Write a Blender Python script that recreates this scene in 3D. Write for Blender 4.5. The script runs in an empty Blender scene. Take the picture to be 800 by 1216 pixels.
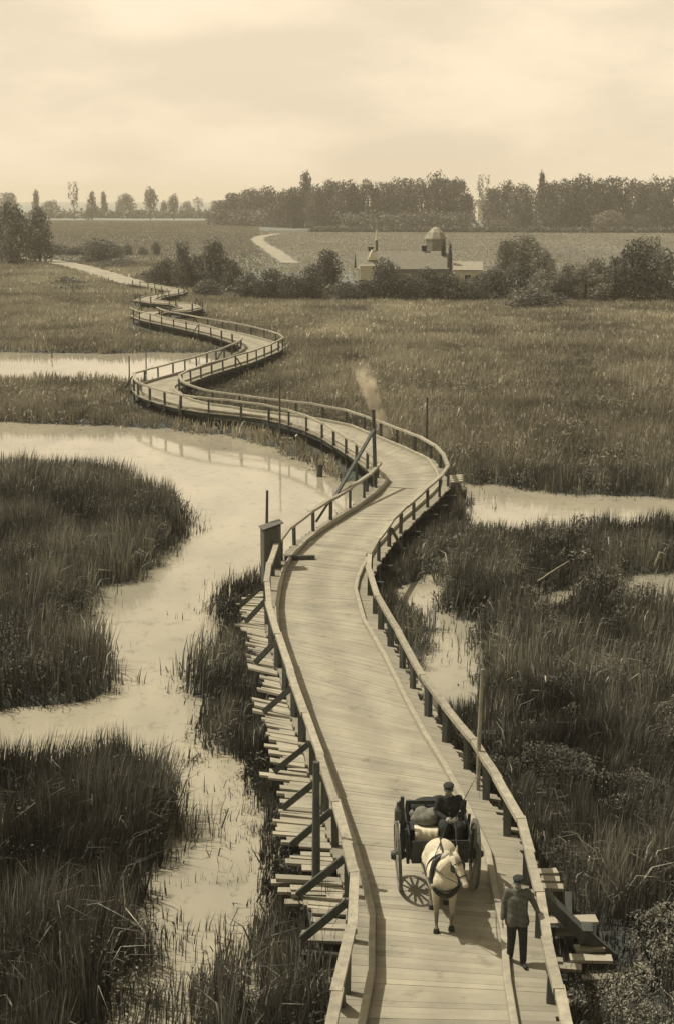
import bpy, bmesh, math, random
import numpy as np
from mathutils import Vector, Matrix

random.seed(7)
rng = np.random.default_rng(11)
SC = bpy.context.scene
COL = SC.collection
R = math.radians

# ------------------------------------------------------------------ camera
F = 1800.0
PITCH = math.atan(373.0 / F)
DZ = 1.1            # deck level above the water
CZ = 13.75
RH = 0.9            # hand rail height
FWD = np.array([0, math.cos(PITCH), -math.sin(PITCH)])
UP = np.array([0, math.sin(PITCH), math.cos(PITCH)])
RT = np.array([1.0, 0, 0])


def at(x, y, z=0.0):
    """where the ground seen at (x, y) of the photograph lies, at height z"""
    d = FWD + RT * ((x - 400) / F) - UP * ((y - 608) / F)
    t = (z - CZ) / d[2]
    return np.array([0, 0, CZ]) + d * t


def depth(p):
    return float(np.dot(np.asarray(p) - np.array([0, 0, CZ]), FWD))


cam = bpy.data.cameras.new('camera')
cam.sensor_fit = 'VERTICAL'
cam.sensor_height = 24.0
cam.sensor_width = 24.0
cam.lens = F / 1216.0 * 24.0
cam.clip_start = 0.1
cam.clip_end = 9000
camo = bpy.data.objects.new('camera', cam)
COL.objects.link(camo)
camo.location = (0, 0, CZ)
camo.rotation_euler = (math.pi / 2 - PITCH, 0, 0)
SC.camera = camo

# ------------------------------------------------------------------ helpers


def link(name, me, mat=None, parent=None):
    o = bpy.data.objects.new(name, me)
    COL.objects.link(o)
    if mat is not None and me is not None:
        if len(me.materials) == 0:
            me.materials.append(mat)
    if parent is not None:
        o.parent = parent
    return o


def tag(o, label=None, cat=None, group=None, kind=None):
    if label:
        o['label'] = label
    if cat:
        o['category'] = cat
    if group:
        o['group'] = group
    if kind:
        o['kind'] = kind
    return o


def thing(name, label, cat, loc=(0, 0, 0), rz=0.0, group=None):
    o = bpy.data.objects.new(name, None)
    o.empty_display_size = 0.3
    COL.objects.link(o)
    o.location = loc
    o.rotation_euler = (0, 0, rz)
    return tag(o, label, cat, group)


def mesh_np(name, V, quads=None, tris=None, col=None, smooth=False):
    """big meshes from arrays; col: one grey value per vertex"""
    V = np.asarray(V, dtype=np.float32)
    me = bpy.data.meshes.new(name)
    loops = []
    starts = []
    n = 0
    if quads is not None and len(quads):
        q = np.asarray(quads, dtype=np.int32)
        loops.append(q.ravel())
        starts.append(np.arange(len(q), dtype=np.int32) * 4)
        n = q.size
    if tris is not None and len(tris):
        t = np.asarray(tris, dtype=np.int32)
        loops.append(t.ravel())
        starts.append(np.arange(len(t), dtype=np.int32) * 3 + n)
    loops = np.concatenate(loops)
    starts = np.concatenate(starts)
    me.vertices.add(len(V))
    me.vertices.foreach_set('co', V.ravel())
    me.loops.add(len(loops))
    me.loops.foreach_set('vertex_index', loops)
    me.polygons.add(len(starts))
    me.polygons.foreach_set('loop_start', starts)
    me.update(calc_edges=True)
    me.validate()
    if col is not None:
        a = me.attributes.new('tint', 'FLOAT', 'POINT')
        a.data.foreach_set('value', np.asarray(col, dtype=np.float32).ravel())
    if smooth:
        me.polygons.foreach_set('use_smooth', np.ones(len(me.polygons), dtype=bool))
    return me


class MB:
    """collects solid pieces and links them as one mesh object"""

    def __init__(self):
        self.v, self.f, self.c = [], [], []

    def add(self, vs, fs, c=1.0):
        b = len(self.v)
        self.v += [tuple(p) for p in vs]
        self.f += [tuple(b + i for i in f) for f in fs]
        self.c += [c] * len(vs)

    def box(self, lo, hi, c=1.0):
        x0, y0, z0 = lo
        x1, y1, z1 = hi
        self.add([(x0, y0, z0), (x1, y0, z0), (x1, y1, z0), (x0, y1, z0), (x0, y0, z1), (x1, y0, z1), (x1, y1, z1), (x0, y1, z1)],
                 [(0, 3, 2, 1), (4, 5, 6, 7), (0, 1, 5, 4), (1, 2, 6, 5), (2, 3, 7, 6), (3, 0, 4, 7)], c)

    def beam(self, p0, p1, w, h, c=1.0, up=(0, 0, 1), w1=None, h1=None):
        p0, p1 = Vector(p0), Vector(p1)
        d = (p1 - p0).normalized()
        u = Vector(up)
        if abs(d.dot(u)) > 0.98:
            u = Vector((0.3, 1, 0))
        s = d.cross(u).normalized()
        t = s.cross(d).normalized()
        w1 = w if w1 is None else w1
        h1 = h if h1 is None else h1
        vs = []
        for p, a, b in ((p0, w, h), (p1, w1, h1)):
            for i, j in ((-1, -1), (1, -1), (1, 1), (-1, 1)):
                vs.append(p + s * (a / 2 * i) + t * (b / 2 * j))
        self.add(vs, [(0, 1, 2, 3), (7, 6, 5, 4), (0, 4, 5, 1), (1, 5, 6, 2), (2, 6, 7, 3), (3, 7, 4, 0)], c)

    def tube(self, pts, rad, n=8, c=1.0, cap=True):
        pts = [Vector(p) for p in pts]
        rad = rad if hasattr(rad, '__len__') else [rad] * len(pts)
        rings = []
        ref = None
        for i, p in enumerate(pts):
            d = (pts[min(i + 1, len(pts) - 1)] - pts[max(i - 1, 0)]).normalized()
            if ref is None:
                ref = Vector((1, 0, 0)) if abs(d.x) < 0.9 else Vector((0, 1, 0))
            a = (ref - d * ref.dot(d)).normalized()
            ref = a
            b = d.cross(a)
            rings.append([p + a * (rad[i] * math.cos(2 * math.pi * k / n)) + b * (rad[i] * math.sin(2 * math.pi * k / n)) for k in range(n)])
        vs = [q for r in rings for q in r]
        fs = []
        for i in range(len(pts) - 1):
            for k in range(n):
                k2 = (k + 1) % n
                fs.append((i * n + k, i * n + k2, (i + 1) * n + k2, (i + 1) * n + k))
        if cap:
            fs.append(tuple(reversed(range(n))))
            fs.append(tuple((len(pts) - 1) * n + k for k in range(n)))
        self.add(vs, fs, c)

    def rail(self, pts, w, h, c=1.0):
        """a squared timber along a bent line; pts are centres"""
        pts = [Vector(p) for p in pts]
        vs, fs = [], []
        for i, p in enumerate(pts):
            a = (pts[i] - pts[i - 1]).normalized() if i else None
            b = (pts[i + 1] - pts[i]).normalized() if i < len(pts) - 1 else None
            d = (a + b) if a and b else (a or b)
            d = Vector((d.x, d.y, 0)).normalized()
            s = Vector((d.y, -d.x, 0))
            k = 1.0
            if a and b:
                k = 1 / max(0.6, abs(Vector((a.y, -a.x, 0)).normalized().dot(s)))
            for i2, j2 in ((-1, -1), (1, -1), (1, 1), (-1, 1)):
                vs.append(p + s * (w / 2 * i2 * k) + Vector((0, 0, h / 2 * j2)))
        n = len(pts)
        for i in range(n - 1):
            for k in range(4):
                k2 = (k + 1) % 4
                fs.append((i * 4 + k, (i + 1) * 4 + k, (i + 1) * 4 + k2, i * 4 + k2))
        fs += [(0, 1, 2, 3), tuple((n - 1) * 4 + k for k in (3, 2, 1, 0))]
        self.add(vs, fs, c)

    def sphere(self, c0, r, n=10, m=7, c=1.0, rot=None):
        r = r if hasattr(r, '__len__') else (r, r, r)
        vs = []
        for j in range(1, m):
            th = math.pi * j / m
            for i in range(n):
                ph = 2 * math.pi * i / n
                vs.append(Vector((r[0] * math.sin(th) * math.cos(ph), r[1] * math.sin(th) * math.sin(ph), r[2] * math.cos(th))))
        vs += [Vector((0, 0, r[2])), Vector((0, 0, -r[2]))]
        if rot is not None:
            vs = [rot @ v for v in vs]
        vs = [v + Vector(c0) for v in vs]
        fs = []
        for j in range(m - 2):
            for i in range(n):
                i2 = (i + 1) % n
                fs.append((j * n + i, (j + 1) * n + i, (j + 1) * n + i2, j * n + i2))
        t, b = (m - 1) * n, (m - 1) * n + 1
        for i in range(n):
            i2 = (i + 1) % n
            fs.append((t, i, i2))
            fs.append((b, (m - 2) * n + i2, (m - 2) * n + i))
        self.add(vs, fs, c)

    def capsule(self, p0, p1, r0, r1, n=12):
        self.sphere(p0, r0, n, 8)
        self.sphere(p1, r1, n, 8)
        self.tube([p0, p1], [r0, r1], n)

    def mesh(self, name):
        me = bpy.data.meshes.new(name)
        me.from_pydata(self.v, [], self.f)
        a = me.attributes.new('tint', 'FLOAT', 'POINT')
        a.data.foreach_set('value', self.c)
        me.update()
        return me

    def build(self, name, mat, parent=None, smooth=False, bevel=0):
        me = self.mesh(name)
        if smooth:
            me.polygons.foreach_set('use_smooth', [True] * len(me.polygons))
        o = link(name, me, mat, parent)
        if bevel:
            b = o.modifiers.new('bevel', 'BEVEL')
            b.width = bevel
            b.segments = 2
        return o

    def blend(self, name, mat, parent=None, voxel=0.012, smooth_it=4, after=None):
        """overlapping solids grown into one continuous surface"""
        me = self.mesh('temporary')
        o = bpy.data.objects.new('temporary', me)
        COL.objects.link(o)
        m = o.modifiers.new('r', 'REMESH')
        m.mode = 'VOXEL'
        m.voxel_size = voxel
        s = o.modifiers.new('s', 'SMOOTH')
        s.factor = 0.5
        s.iterations = smooth_it
        dg = bpy.context.evaluated_depsgraph_get()
        dg.update()
        out = bpy.data.meshes.new_from_object(o.evaluated_get(dg))
        bpy.data.objects.remove(o)
        out.name = name
        out.polygons.foreach_set('use_smooth', [True] * len(out.polygons))
        if 'tint' in out.attributes:
            out.attributes.remove(out.attributes['tint'])
        a = out.attributes.new('tint', 'FLOAT', 'POINT')
        n = len(out.vertices)
        vals = np.ones(n, dtype=np.float32)
        if after is not None:
            co = np.empty(n * 3, dtype=np.float32)
            out.vertices.foreach_get('co', co)
            vals = after(co.reshape(-1, 3)).astype(np.float32)
        a.data.foreach_set('value', vals)
        return link(name, out, mat, parent)


# ------------------------------------------------------------------ materials


def sep(v):
    """old print tones: light tones warm, dark ones a touch green"""
    k = min(1.0, v / 0.35)
    d = max(0.0, 1 - v / 0.13)
    return (v * (1.0 - 0.08 * d), v * (1.06 - 0.12 * k + 0.10 * d), v * (0.90 - 0.20 * k + 0.22 * d), 1.0)


def material(name, v, v2=None, scale=6.0, rough=0.8, bump=0.0, stretch=(1, 1, 1), attr=True, spec=0.3, detail=5.0, coord='Object', obj_var=0.0, trans=0.0):
    m = bpy.data.materials.new(name)
    m.use_nodes = True
    nt = m.node_tree
    nt.nodes.clear()
    out = nt.nodes.new('ShaderNodeOutputMaterial')
    b = nt.nodes.new('ShaderNodeBsdfPrincipled')
    b.inputs['Roughness'].default_value = rough
    b.inputs['Specular IOR Level'].default_value = spec
    tc = nt.nodes.new('ShaderNodeTexCoord')
    mp = nt.nodes.new('ShaderNodeMapping')
    mp.inputs['Scale'].default_value = stretch
    nt.links.new(tc.outputs[coord], mp.inputs['Vector'])
    no = nt.nodes.new('ShaderNodeTexNoise')
    no.inputs['Scale'].default_value = scale
    no.inputs['Detail'].default_value = detail
    no.inputs['Roughness'].default_value = 0.65
    nt.links.new(mp.outputs['Vector'], no.inputs['Vector'])
    rp = nt.nodes.new('ShaderNodeValToRGB')
    v2 = v * 0.6 if v2 is None else v2
    rp.color_ramp.elements[0].position = 0.3
    rp.color_ramp.elements[1].position = 0.7
    rp.color_ramp.elements[0].color = sep(v2)
    rp.color_ramp.elements[1].color = sep(v)
    nt.links.new(no.outputs['Fac'], rp.inputs['Fac'])
    cur = rp.outputs['Color']
    if attr:
        at_ = nt.nodes.new('ShaderNodeAttribute')
        at_.attribute_name = 'tint'
        mx = nt.nodes.new('ShaderNodeVectorMath')
        mx.operation = 'SCALE'
        nt.links.new(cur, mx.inputs[0])
        nt.links.new(at_.outputs['Fac'], mx.inputs['Scale'])
        cur = mx.outputs['Vector']
    if obj_var:
        oi = nt.nodes.new('ShaderNodeObjectInfo')
        mr = nt.nodes.new('ShaderNodeMapRange')
        mr.inputs['To Min'].default_value = 1 - obj_var
        mr.inputs['To Max'].default_value = 1 + obj_var
        nt.links.new(oi.outputs['Random'], mr.inputs['Value'])
        mx = nt.nodes.new('ShaderNodeVectorMath')
        mx.operation = 'SCALE'
        nt.links.new(cur, mx.inputs[0])
        nt.links.new(mr.outputs['Result'], mx.inputs['Scale'])
        cur = mx.outputs['Vector']
    nt.links.new(cur, b.inputs['Base Color'])
    if bump:
        bp = nt.nodes.new('ShaderNodeBump')
        bp.inputs['Strength'].default_value = bump
        bp.inputs['Distance'].default_value = 0.02
        nt.links.new(no.outputs['Fac'], bp.inputs['Height'])
        nt.links.new(bp.outputs['Normal'], b.inputs['Normal'])
    sh = b.outputs['BSDF']
    if trans:
        tr = nt.nodes.new('ShaderNodeBsdfTranslucent')
        nt.links.new(cur, tr.inputs['Color'])
        ms = nt.nodes.new('ShaderNodeMixShader')
        ms.inputs['Fac'].default_value = trans
        nt.links.new(sh, ms.inputs[1])
        nt.links.new(tr.outputs['BSDF'], ms.inputs[2])
        sh = ms.outputs['Shader']
    nt.links.new(sh, out.inputs['Surface'])
    return m


M = dict(
    deck=material('deck_planks', 0.35, 0.22, 0.9, 0.85, 0.25, (1, 1, 1), detail=10),
    rail=material('weathered_rail', 0.36, 0.20, 5, 0.8, 0.3),
    post=material('dark_timber', 0.10, 0.05, 6, 0.85, 0.3, (1, 1, 0.3)),
    kerb=material('kerb_timber', 0.36, 0.22, 4, 0.8, 0.3),
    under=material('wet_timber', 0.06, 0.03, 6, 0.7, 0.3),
    ground=material('marsh_mud', 0.075, 0.035, 0.25, 0.95, 0.0, attr=True, detail=8),
    field=material('field_grass', 0.17, 0.09, 0.045, 0.95, 0, (1, 0.22, 1), attr=False, detail=12),
    path=material('sandy_path', 0.36, 0.20, 0.3, 0.9, 0, attr=False, detail=8),
    reed=material('reed_blades', 0.22, 0.13, 0.5, 0.65, 0, attr=True, spec=0.25, trans=0.25),
    meadow=material('meadow_blades', 0.50, 0.32, 0.08, 0.7, 0, attr=True, spec=0.2, trans=0.25),
    leaf=material('leaves', 0.145, 0.085, 0.4, 0.7, 0, attr=True, spec=0.25, obj_var=0.32, trans=0.2),
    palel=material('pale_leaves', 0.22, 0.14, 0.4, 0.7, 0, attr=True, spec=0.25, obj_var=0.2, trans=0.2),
    bark=material('bark', 0.09, 0.05, 8, 0.9, 0.4),
    wall=material('plaster_wall', 0.24, 0.15, 0.8, 0.9, 0.1),
    white=material('whitewash', 0.62, 0.5, 0.8, 0.9, 0.1),
    roof=material('roof_tiles', 0.25, 0.15, 2.0, 0.85, 0.2, (1, 1, 3)),
    proof=material('pale_roof', 0.34, 0.22, 2.0, 0.85, 0.2),
    glass=material('window_glass', 0.03, 0.02, 2, 0.2, 0, spec=0.5),
    cloth=material('dark_wool', 0.035, 0.02, 25, 0.95, 0.3),
    jacket=material('grey_jacket', 0.13, 0.075, 22, 0.95, 0.3),
    skin=material('skin', 0.26, 0.2, 20, 0.6, 0.05),
    hair=material('dark_hair', 0.02, 0.012, 40, 0.6, 0.2),
    boot=material('boot_leather', 0.02, 0.012, 20, 0.5, 0.1),
    horse=material('grey_horse_coat', 0.66, 0.50, 5, 0.7, 0.05),
    mane=material('horse_hair', 0.45, 0.3, 30, 0.7, 0.3, (1, 1, 0.2)),
    strap=material('harness_leather', 0.025, 0.015, 20, 0.5, 0.1),
    cartp=material('cart_paint', 0.045, 0.025, 8, 0.55, 0.1),
    cartw=material('cart_wood', 0.30, 0.16, 6, 0.8, 0.2),
    iron=material('iron', 0.09, 0.05, 20, 0.45, 0.1, spec=0.5),
    sack=material('sackcloth', 0.20, 0.11, 14, 0.95, 0.4),
    blanket=material('white_cloth', 0.66, 0.55, 8, 0.95, 0.2),
    hut=material('hut_boards', 0.12, 0.07, 5, 0.85, 0.3, (3, 3, 0.4)),
)


def wear(m):
    """wheel lanes polished by traffic, dirt trodden in between and along the edges"""
    nt = m.node_tree
    b = [n for n in nt.nodes if n.type == 'BSDF_PRINCIPLED'][0]
    src = b.inputs['Base Color'].links[0].from_socket
    a = nt.nodes.new('ShaderNodeAttribute')
    a.attribute_name = 'across'
    tcn = nt.nodes.new('ShaderNodeTexCoord')
    nz = nt.nodes.new('ShaderNodeTexNoise')
    nz.inputs['Scale'].default_value = 0.5
    nz.inputs['Detail'].default_value = 6
    nt.links.new(tcn.outputs['Object'], nz.inputs['Vector'])
    ad = nt.nodes.new('ShaderNodeMath')
    ad.operation = 'MULTIPLY_ADD'
    nt.links.new(nz.outputs['Fac'], ad.inputs[0])
    ad.inputs[1].default_value = 0.12
    nt.links.new(a.outputs['Fac'], ad.inputs[2])
    rp = nt.nodes.new('ShaderNodeValToRGB')
    e = rp.color_ramp.elements
    e[0].position, e[0].color = 0.0, (0.72, 0.72, 0.72, 1)
    e[1].position, e[1].color = 1.0, (0.80, 0.80, 0.80, 1)
    for p_, v_ in ((0.12, 0.78), (0.27, 1.0), (0.38, 1.05), (0.50, 0.88), (0.60, 0.90), (0.70, 1.05), (0.80, 1.0), (0.92, 0.86)):
        q_ = e.new(p_)
        q_.color = (v_, v_, v_, 1)
    nt.links.new(ad.outputs[0], rp.inputs['Fac'])
    mu = nt.nodes.new('ShaderNodeVectorMath')
    mu.operation = 'MULTIPLY'
    nt.links.new(src, mu.inputs[0])
    nt.links.new(rp.outputs['Color'], mu.inputs[1])
    # dung, mud and damp spots
    n2 = nt.nodes.new('ShaderNodeTexNoise')
    n2.inputs['Scale'].default_value = 1.9
    n2.inputs['Detail'].default_value = 7
    n2.inputs['Roughness'].default_value = 0.7
    nt.links.new(tcn.outputs['Object'], n2.inputs['Vector'])
    r2 = nt.nodes.new('ShaderNodeValToRGB')
    r2.color_ramp.elements[0].position, r2.color_ramp.elements[0].color = 0.56, (1, 1, 1, 1)
    r2.color_ramp.elements[1].position, r2.color_ramp.elements[1].color = 0.74, (0.62, 0.62, 0.60, 1)
    nt.links.new(n2.outputs['Fac'], r2.inputs['Fac'])
    m2 = nt.nodes.new('ShaderNodeVectorMath')
    m2.operation = 'MULTIPLY'
    nt.links.new(mu.outputs['Vector'], m2.inputs[0])
    nt.links.new(r2.outputs['Color'], m2.inputs[1])
    nt.links.new(m2.outputs['Vector'], b.inputs['Base Color'])


M['staging'] = M['deck']
M['deck'] = material('worn_deck', 0.345, 0.24, 0.9, 0.85, 0.25, (1, 1, 1), detail=10)
wear(M['deck'])


def water_mat():
    m = bpy.data.materials.new('river_water')
    m.use_nodes = True
    nt = m.node_tree
    b = nt.nodes['Principled BSDF']
    tc = nt.nodes.new('ShaderNodeTexCoord')
    mp = nt.nodes.new('ShaderNodeMapping')
    mp.inputs['Scale'].default_value = (1.0, 0.45, 1)
    nt.links.new(tc.outputs['Object'], mp.inputs['Vector'])
    n1 = nt.nodes.new('ShaderNodeTexNoise')
    n1.inputs['Scale'].default_value = 0.35
    n1.inputs['Detail'].default_value = 8
    nt.links.new(mp.outputs['Vector'], n1.inputs['Vector'])
    rp = nt.nodes.new('ShaderNodeValToRGB')
    rp.color_ramp.elements[0].position = 0.35
    rp.color_ramp.elements[1].position = 0.65
    rp.color_ramp.elements[0].color = sep(0.27)
    rp.color_ramp.elements[1].color = sep(0.36)
    nt.links.new(n1.outputs['Fac'], rp.inputs['Fac'])
    n3 = nt.nodes.new('ShaderNodeTexNoise')
    n3.inputs['Scale'].default_value = 1.7
    n3.inputs['Detail'].default_value = 9
    n3.inputs['Roughness'].default_value = 0.75
    mp3 = nt.nodes.new('ShaderNodeMapping')
    mp3.inputs['Scale'].default_value = (1.0, 0.7, 1)
    nt.links.new(tc.outputs['Object'], mp3.inputs['Vector'])
    nt.links.new(mp3.outputs['Vector'], n3.inputs['Vector'])
    r3 = nt.nodes.new('ShaderNodeValToRGB')
    r3.color_ramp.elements[0].position, r3.color_ramp.elements[0].color = 0.54, (1, 1, 1, 1)
    r3.color_ramp.elements[1].position, r3.color_ramp.elements[1].color = 0.70, (0.52, 0.54, 0.50, 1)
    nt.links.new(n3.outputs['Fac'], r3.inputs['Fac'])
    mu = nt.nodes.new('ShaderNodeVectorMath')
    mu.operation = 'MULTIPLY'
    nt.links.new(rp.outputs['Color'], mu.inputs[0])
    nt.links.new(r3.outputs['Color'], mu.inputs[1])
    nt.links.new(mu.outputs['Vector'], b.inputs['Base Color'])
    n2 = nt.nodes.new('ShaderNodeTexNoise')
    n2.inputs['Scale'].default_value = 2.2
    n2.inputs['Detail'].default_value = 3
    nt.links.new(mp.outputs['Vector'], n2.inputs['Vector'])
    bp = nt.nodes.new('ShaderNodeBump')
    bp.inputs['Strength'].default_value = 0.12
    bp.inputs['Distance'].default_value = 0.03
    nt.links.new(n2.outputs['Fac'], bp.inputs['Height'])
    nt.links.new(bp.outputs['Normal'], b.inputs['Normal'])
    b.inputs['Roughness'].default_value = 0.06
    b.inputs['IOR'].default_value = 1.33
    return m


M['water'] = water_mat()

# ------------------------------------------------------------------ world and sun
SUN = Vector((-0.50, 0.20, 0.93)).normalized()
elev = math.asin(SUN.z)
azim = math.atan2(SUN.x, SUN.y)
w = bpy.data.worlds.new('World')
SC.world = w
w.use_nodes = True
nt = w.node_tree
bg = nt.nodes['Background']
sky = nt.nodes.new('ShaderNodeTexSky')
sky.sky_type = 'NISHITA'
sky.sun_disc = False
sky.sun_elevation = elev
sky.sun_rotation = azim
sky.dust_density = 3.0
sky.air_density = 1.0
bw = nt.nodes.new('ShaderNodeRGBToBW')
nt.links.new(sky.outputs['Color'], bw.inputs['Color'])
tc = nt.nodes.new('ShaderNodeTexCoord')
mp = nt.nodes.new('ShaderNodeMapping')
mp.inputs['Scale'].default_value = (4.0, 4.0, 11.0)
mp.inputs['Location'].default_value = (0.35, 0.2, 0.4)
nt.links.new(tc.outputs['Generated'], mp.inputs['Vector'])
cn = nt.nodes.new('ShaderNodeTexNoise')
cn.inputs['Scale'].default_value = 1.6
cn.inputs['Detail'].default_value = 6
cn.inputs['Roughness'].default_value = 0.5
nt.links.new(mp.outputs['Vector'], cn.inputs['Vector'])
cr = nt.nodes.new('ShaderNodeMapRange')
cr.interpolation_type = 'SMOOTHSTEP'
cr.inputs['From Min'].default_value = 0.36
cr.inputs['From Max'].default_value = 0.66
nt.links.new(cn.outputs['Fac'], cr.inputs['Value'])
# thin high cloud evens out the sky: mix of the clear sky and a cloud tone
mixv = nt.nodes.new('ShaderNodeMix')
mixv.data_type = 'FLOAT'
CLOUD_LO, CLOUD_HI = 7.0, 8.7
cl = nt.nodes.new('ShaderNodeMapRange')
cl.inputs['To Min'].default_value = CLOUD_LO
cl.inputs['To Max'].default_value = CLOUD_HI
nt.links.new(cr.outputs['Result'], cl.inputs['Value'])
sxyz = nt.nodes.new('ShaderNodeSeparateXYZ')
nt.links.new(tc.outputs['Generated'], sxyz.inputs['Vector'])
band = nt.nodes.new('ShaderNodeMapRange')      # thin cloud lies low; overhead the sky is clear and deep
band.interpolation_type = 'SMOOTHSTEP'
band.inputs['From Min'].default_value = 0.12
band.inputs['From Max'].default_value = 0.45
band.inputs['To Min'].default_value = 0.82
band.inputs['To Max'].default_value = 0.05
nt.links.new(sxyz.outputs['Z'], band.inputs['Value'])
nt.links.new(band.outputs['Result'], mixv.inputs['Factor'])
nt.links.new(bw.outputs['Val'], mixv.inputs['A'])
nt.links.new(cl.outputs['Result'], mixv.inputs['B'])
tint = nt.nodes.new('ShaderNodeVectorMath')
tint.operation = 'SCALE'
tint.inputs[0].default_value = (1.0, 0.838, 0.615)
nt.links.new(mixv.outputs['Result'], tint.inputs['Scale'])
nt.links.new(tint.outputs['Vector'], bg.inputs['Color'])
bg.inputs['Strength'].default_value = 0.136

sl = bpy.data.lights.new('sun', 'SUN')
sl.energy = 4.6
sl.angle = R(0.5)
sl.color = (1.0, 0.895, 0.765)
so = bpy.data.objects.new('sun', sl)
COL.objects.link(so)
so.rotation_euler = SUN.to_track_quat('Z', 'Y').to_euler()
so.location = (-30, 30, 80)

SC.view_settings.view_transform = 'Standard'
SC.view_settings.look = 'None'
SC.view_settings.gamma = 1
SC.view_settings.exposure = 0.0
SC.view_settings.use_curve_mapping = False
SC.render.engine = 'CYCLES'
SC.cycles.use_denoising = True
SC.cycles.max_bounces = 6
SC.cycles.transparent_max_bounces = 12
SC.cycles.volume_bounces = 1
SC.render.film_transparent = False

# ------------------------------------------------------------------ the bridge's line
RAILS = [  # left and right hand rail, as seen
    (348, 1435, 716, 1435), (400, 1175, 663, 1173), (417, 1100, 649, 1113), (420, 1032, 640, 1057), (412, 1000, 628, 1010),
    (398, 950, 617.6, 968.6), (380, 895, 590, 922), (362, 845, 561, 877), (345, 795, 529, 838), (330, 752, 501, 799),
    (319, 715, 473, 748), (317, 690, 448, 707), (320, 668, 437, 672), (326, 649, 437, 660), (334, 636, 441, 649),
    (354, 615, 455, 627), (375, 602, 470, 611), (394.7, 590, 487, 594), (413, 580, 505, 579), (438, 563, 523, 564),
    (448, 554, 531, 555), (451, 549, 532, 548), (448, 544, 526, 538), (443, 540, 513, 524), (434, 533, 483, 511.5),
    (420, 523, 455, 501), (400, 511, 418, 487), (380, 499, 390, 481.5), (360, 491, 360, 477), (332.5, 483, 332, 473.6),
    (310, 478.5, 305, 471), (277, 475, 272, 466), (242, 471.6, 248, 463), (215, 468, 232, 459), (190, 462, 221, 454.5),
    (173, 457, 214, 450), (162, 452, 212, 447), (158, 446, 213, 445), (160, 442, 215.6, 443), (175, 437.5, 225, 438.6),
    (198, 432, 250, 430), (231, 423, 275, 423), (255, 416, 297, 417), (272, 410, 316, 410), (285, 404, 330, 404.5),
    (288, 400, 337, 400), (285, 397.5, 333, 396), (270, 393, 318, 391.5), (248, 386.5, 294, 386), (218, 380, 262, 380)]
LW = [at(a, b, DZ + RH)[:2] for a, b, _, _ in RAILS]
RW = [at(c, d, DZ + RH)[:2] for _, _, c, d in RAILS]
CENTRES = [(205, 384), (182, 379), (171, 374.5), (184, 370.5), (212, 369.5), (228, 366), (218, 361.5), (192, 359.5), (173, 356.5), (182, 352.5), (203, 349), (212, 345.5),
           (190, 341), (165, 337)]
cw = [at(x, y, DZ)[:2] for x, y in CENTRES]
prev = (LW[-1] + RW[-1]) / 2
for i, c in enumerate(cw):
    nx = cw[min(i + 1, len(cw) - 1)]
    pv = cw[i - 1] if i else prev
    d = nx - pv
    d = d / np.linalg.norm(d)
    nrm = np.array([-d[1], d[0]])
    LW.append(c + nrm * 1.45)
    RW.append(c - nrm * 1.45)
LW, RW = np.array(LW), np.array(RW)
NS = len(LW)

# rows of planks
rows = []   # t (station), L, R
for i in range(NS - 1):
    ln = 0.5 * (np.linalg.norm(LW[i + 1] - LW[i]) + np.linalg.norm(RW[i + 1] - RW[i]))
    n = max(1, int(round(ln / 0.17)))
    for k in range(n):
        s = k / n
        rows.append((i + s, LW[i] * (1 - s) + LW[i + 1] * s, RW[i] * (1 - s) + RW[i + 1] * s))
rows.append((NS - 1, LW[-1], RW[-1]))
print('plank rows', len(rows))

# ------------------------------------------------------------------ water mask


def poly_w(pts, z=0.0):
    return np.array([at(x, y, z)[:2] for x, y in pts])


WATER = [poly_w(p) for p in [
    [(-90, 500), (40, 503), (130, 505), (200, 512), (290, 524), (319, 532), (346, 545), (373, 560), (395, 571), (425, 577), (470, 581), (470, 600), (440, 600),
     (400, 632), (350, 672), (312, 690), (264, 700), (244, 730), (240, 790), (236, 830), (246, 885), (282, 945), (286, 1010), (298, 1085), (284, 1150), (276, 1250), (280, 1400),
     (60, 1400), (98, 1260), (134, 1160), (156, 1090), (168, 1030), (172, 975), (168, 945), (140, 934), (90, 936), (40, 938), (-90, 940), (-90, 836), (40, 842), (80, 832),
     (104, 818), (108, 790), (88, 758), (72, 740), (80, 716), (126, 690), (190, 656), (218, 622), (204, 602), (130, 576), (40, 564), (-90, 562)],
    [(-90, 418), (150, 420), (262, 418), (300, 421), (285, 432), (240, 447), (190, 460), (150, 460), (40, 459), (-90, 459)],
    [(550, 577), (640, 584), (700, 588), (830, 592), (830, 640), (700, 638), (610, 646), (575, 654), (553, 640)],
    [(476, 696), (494, 668), (534, 660), (526, 690), (520, 715), (530, 738), (566, 742), (562, 790), (546, 850), (512, 850), (492, 790), (478, 740)],
    [(636, 702), (672, 700), (690, 716), (668, 742), (640, 740)],
    [(735, 682), (830, 676), (830, 735), (742, 730)],
]]


def sdist(P, poly):
    """signed distance: negative inside"""
    a = poly
    b = np.roll(poly, -1, axis=0)
    dmin = np.full(len(P), 1e9)
    inside = np.zeros(len(P), dtype=bool)
    for (x0, y0), (x1, y1) in zip(a, b):
        ex, ey = x1 - x0, y1 - y0
        px, py = P[:, 0] - x0, P[:, 1] - y0
        t = np.clip((px * ex + py * ey) / (ex * ex + ey * ey + 1e-12), 0, 1)
        dmin = np.minimum(dmin, np.hypot(px - t * ex, py - t * ey))
        if y0 != y1:
            cond = ((y0 > P[:, 1]) != (y1 > P[:, 1])) & (P[:, 0] < ex * (P[:, 1] - y0) / (y1 - y0) + x0)
            inside ^= cond
    return np.where(inside, -dmin, dmin)


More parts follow.
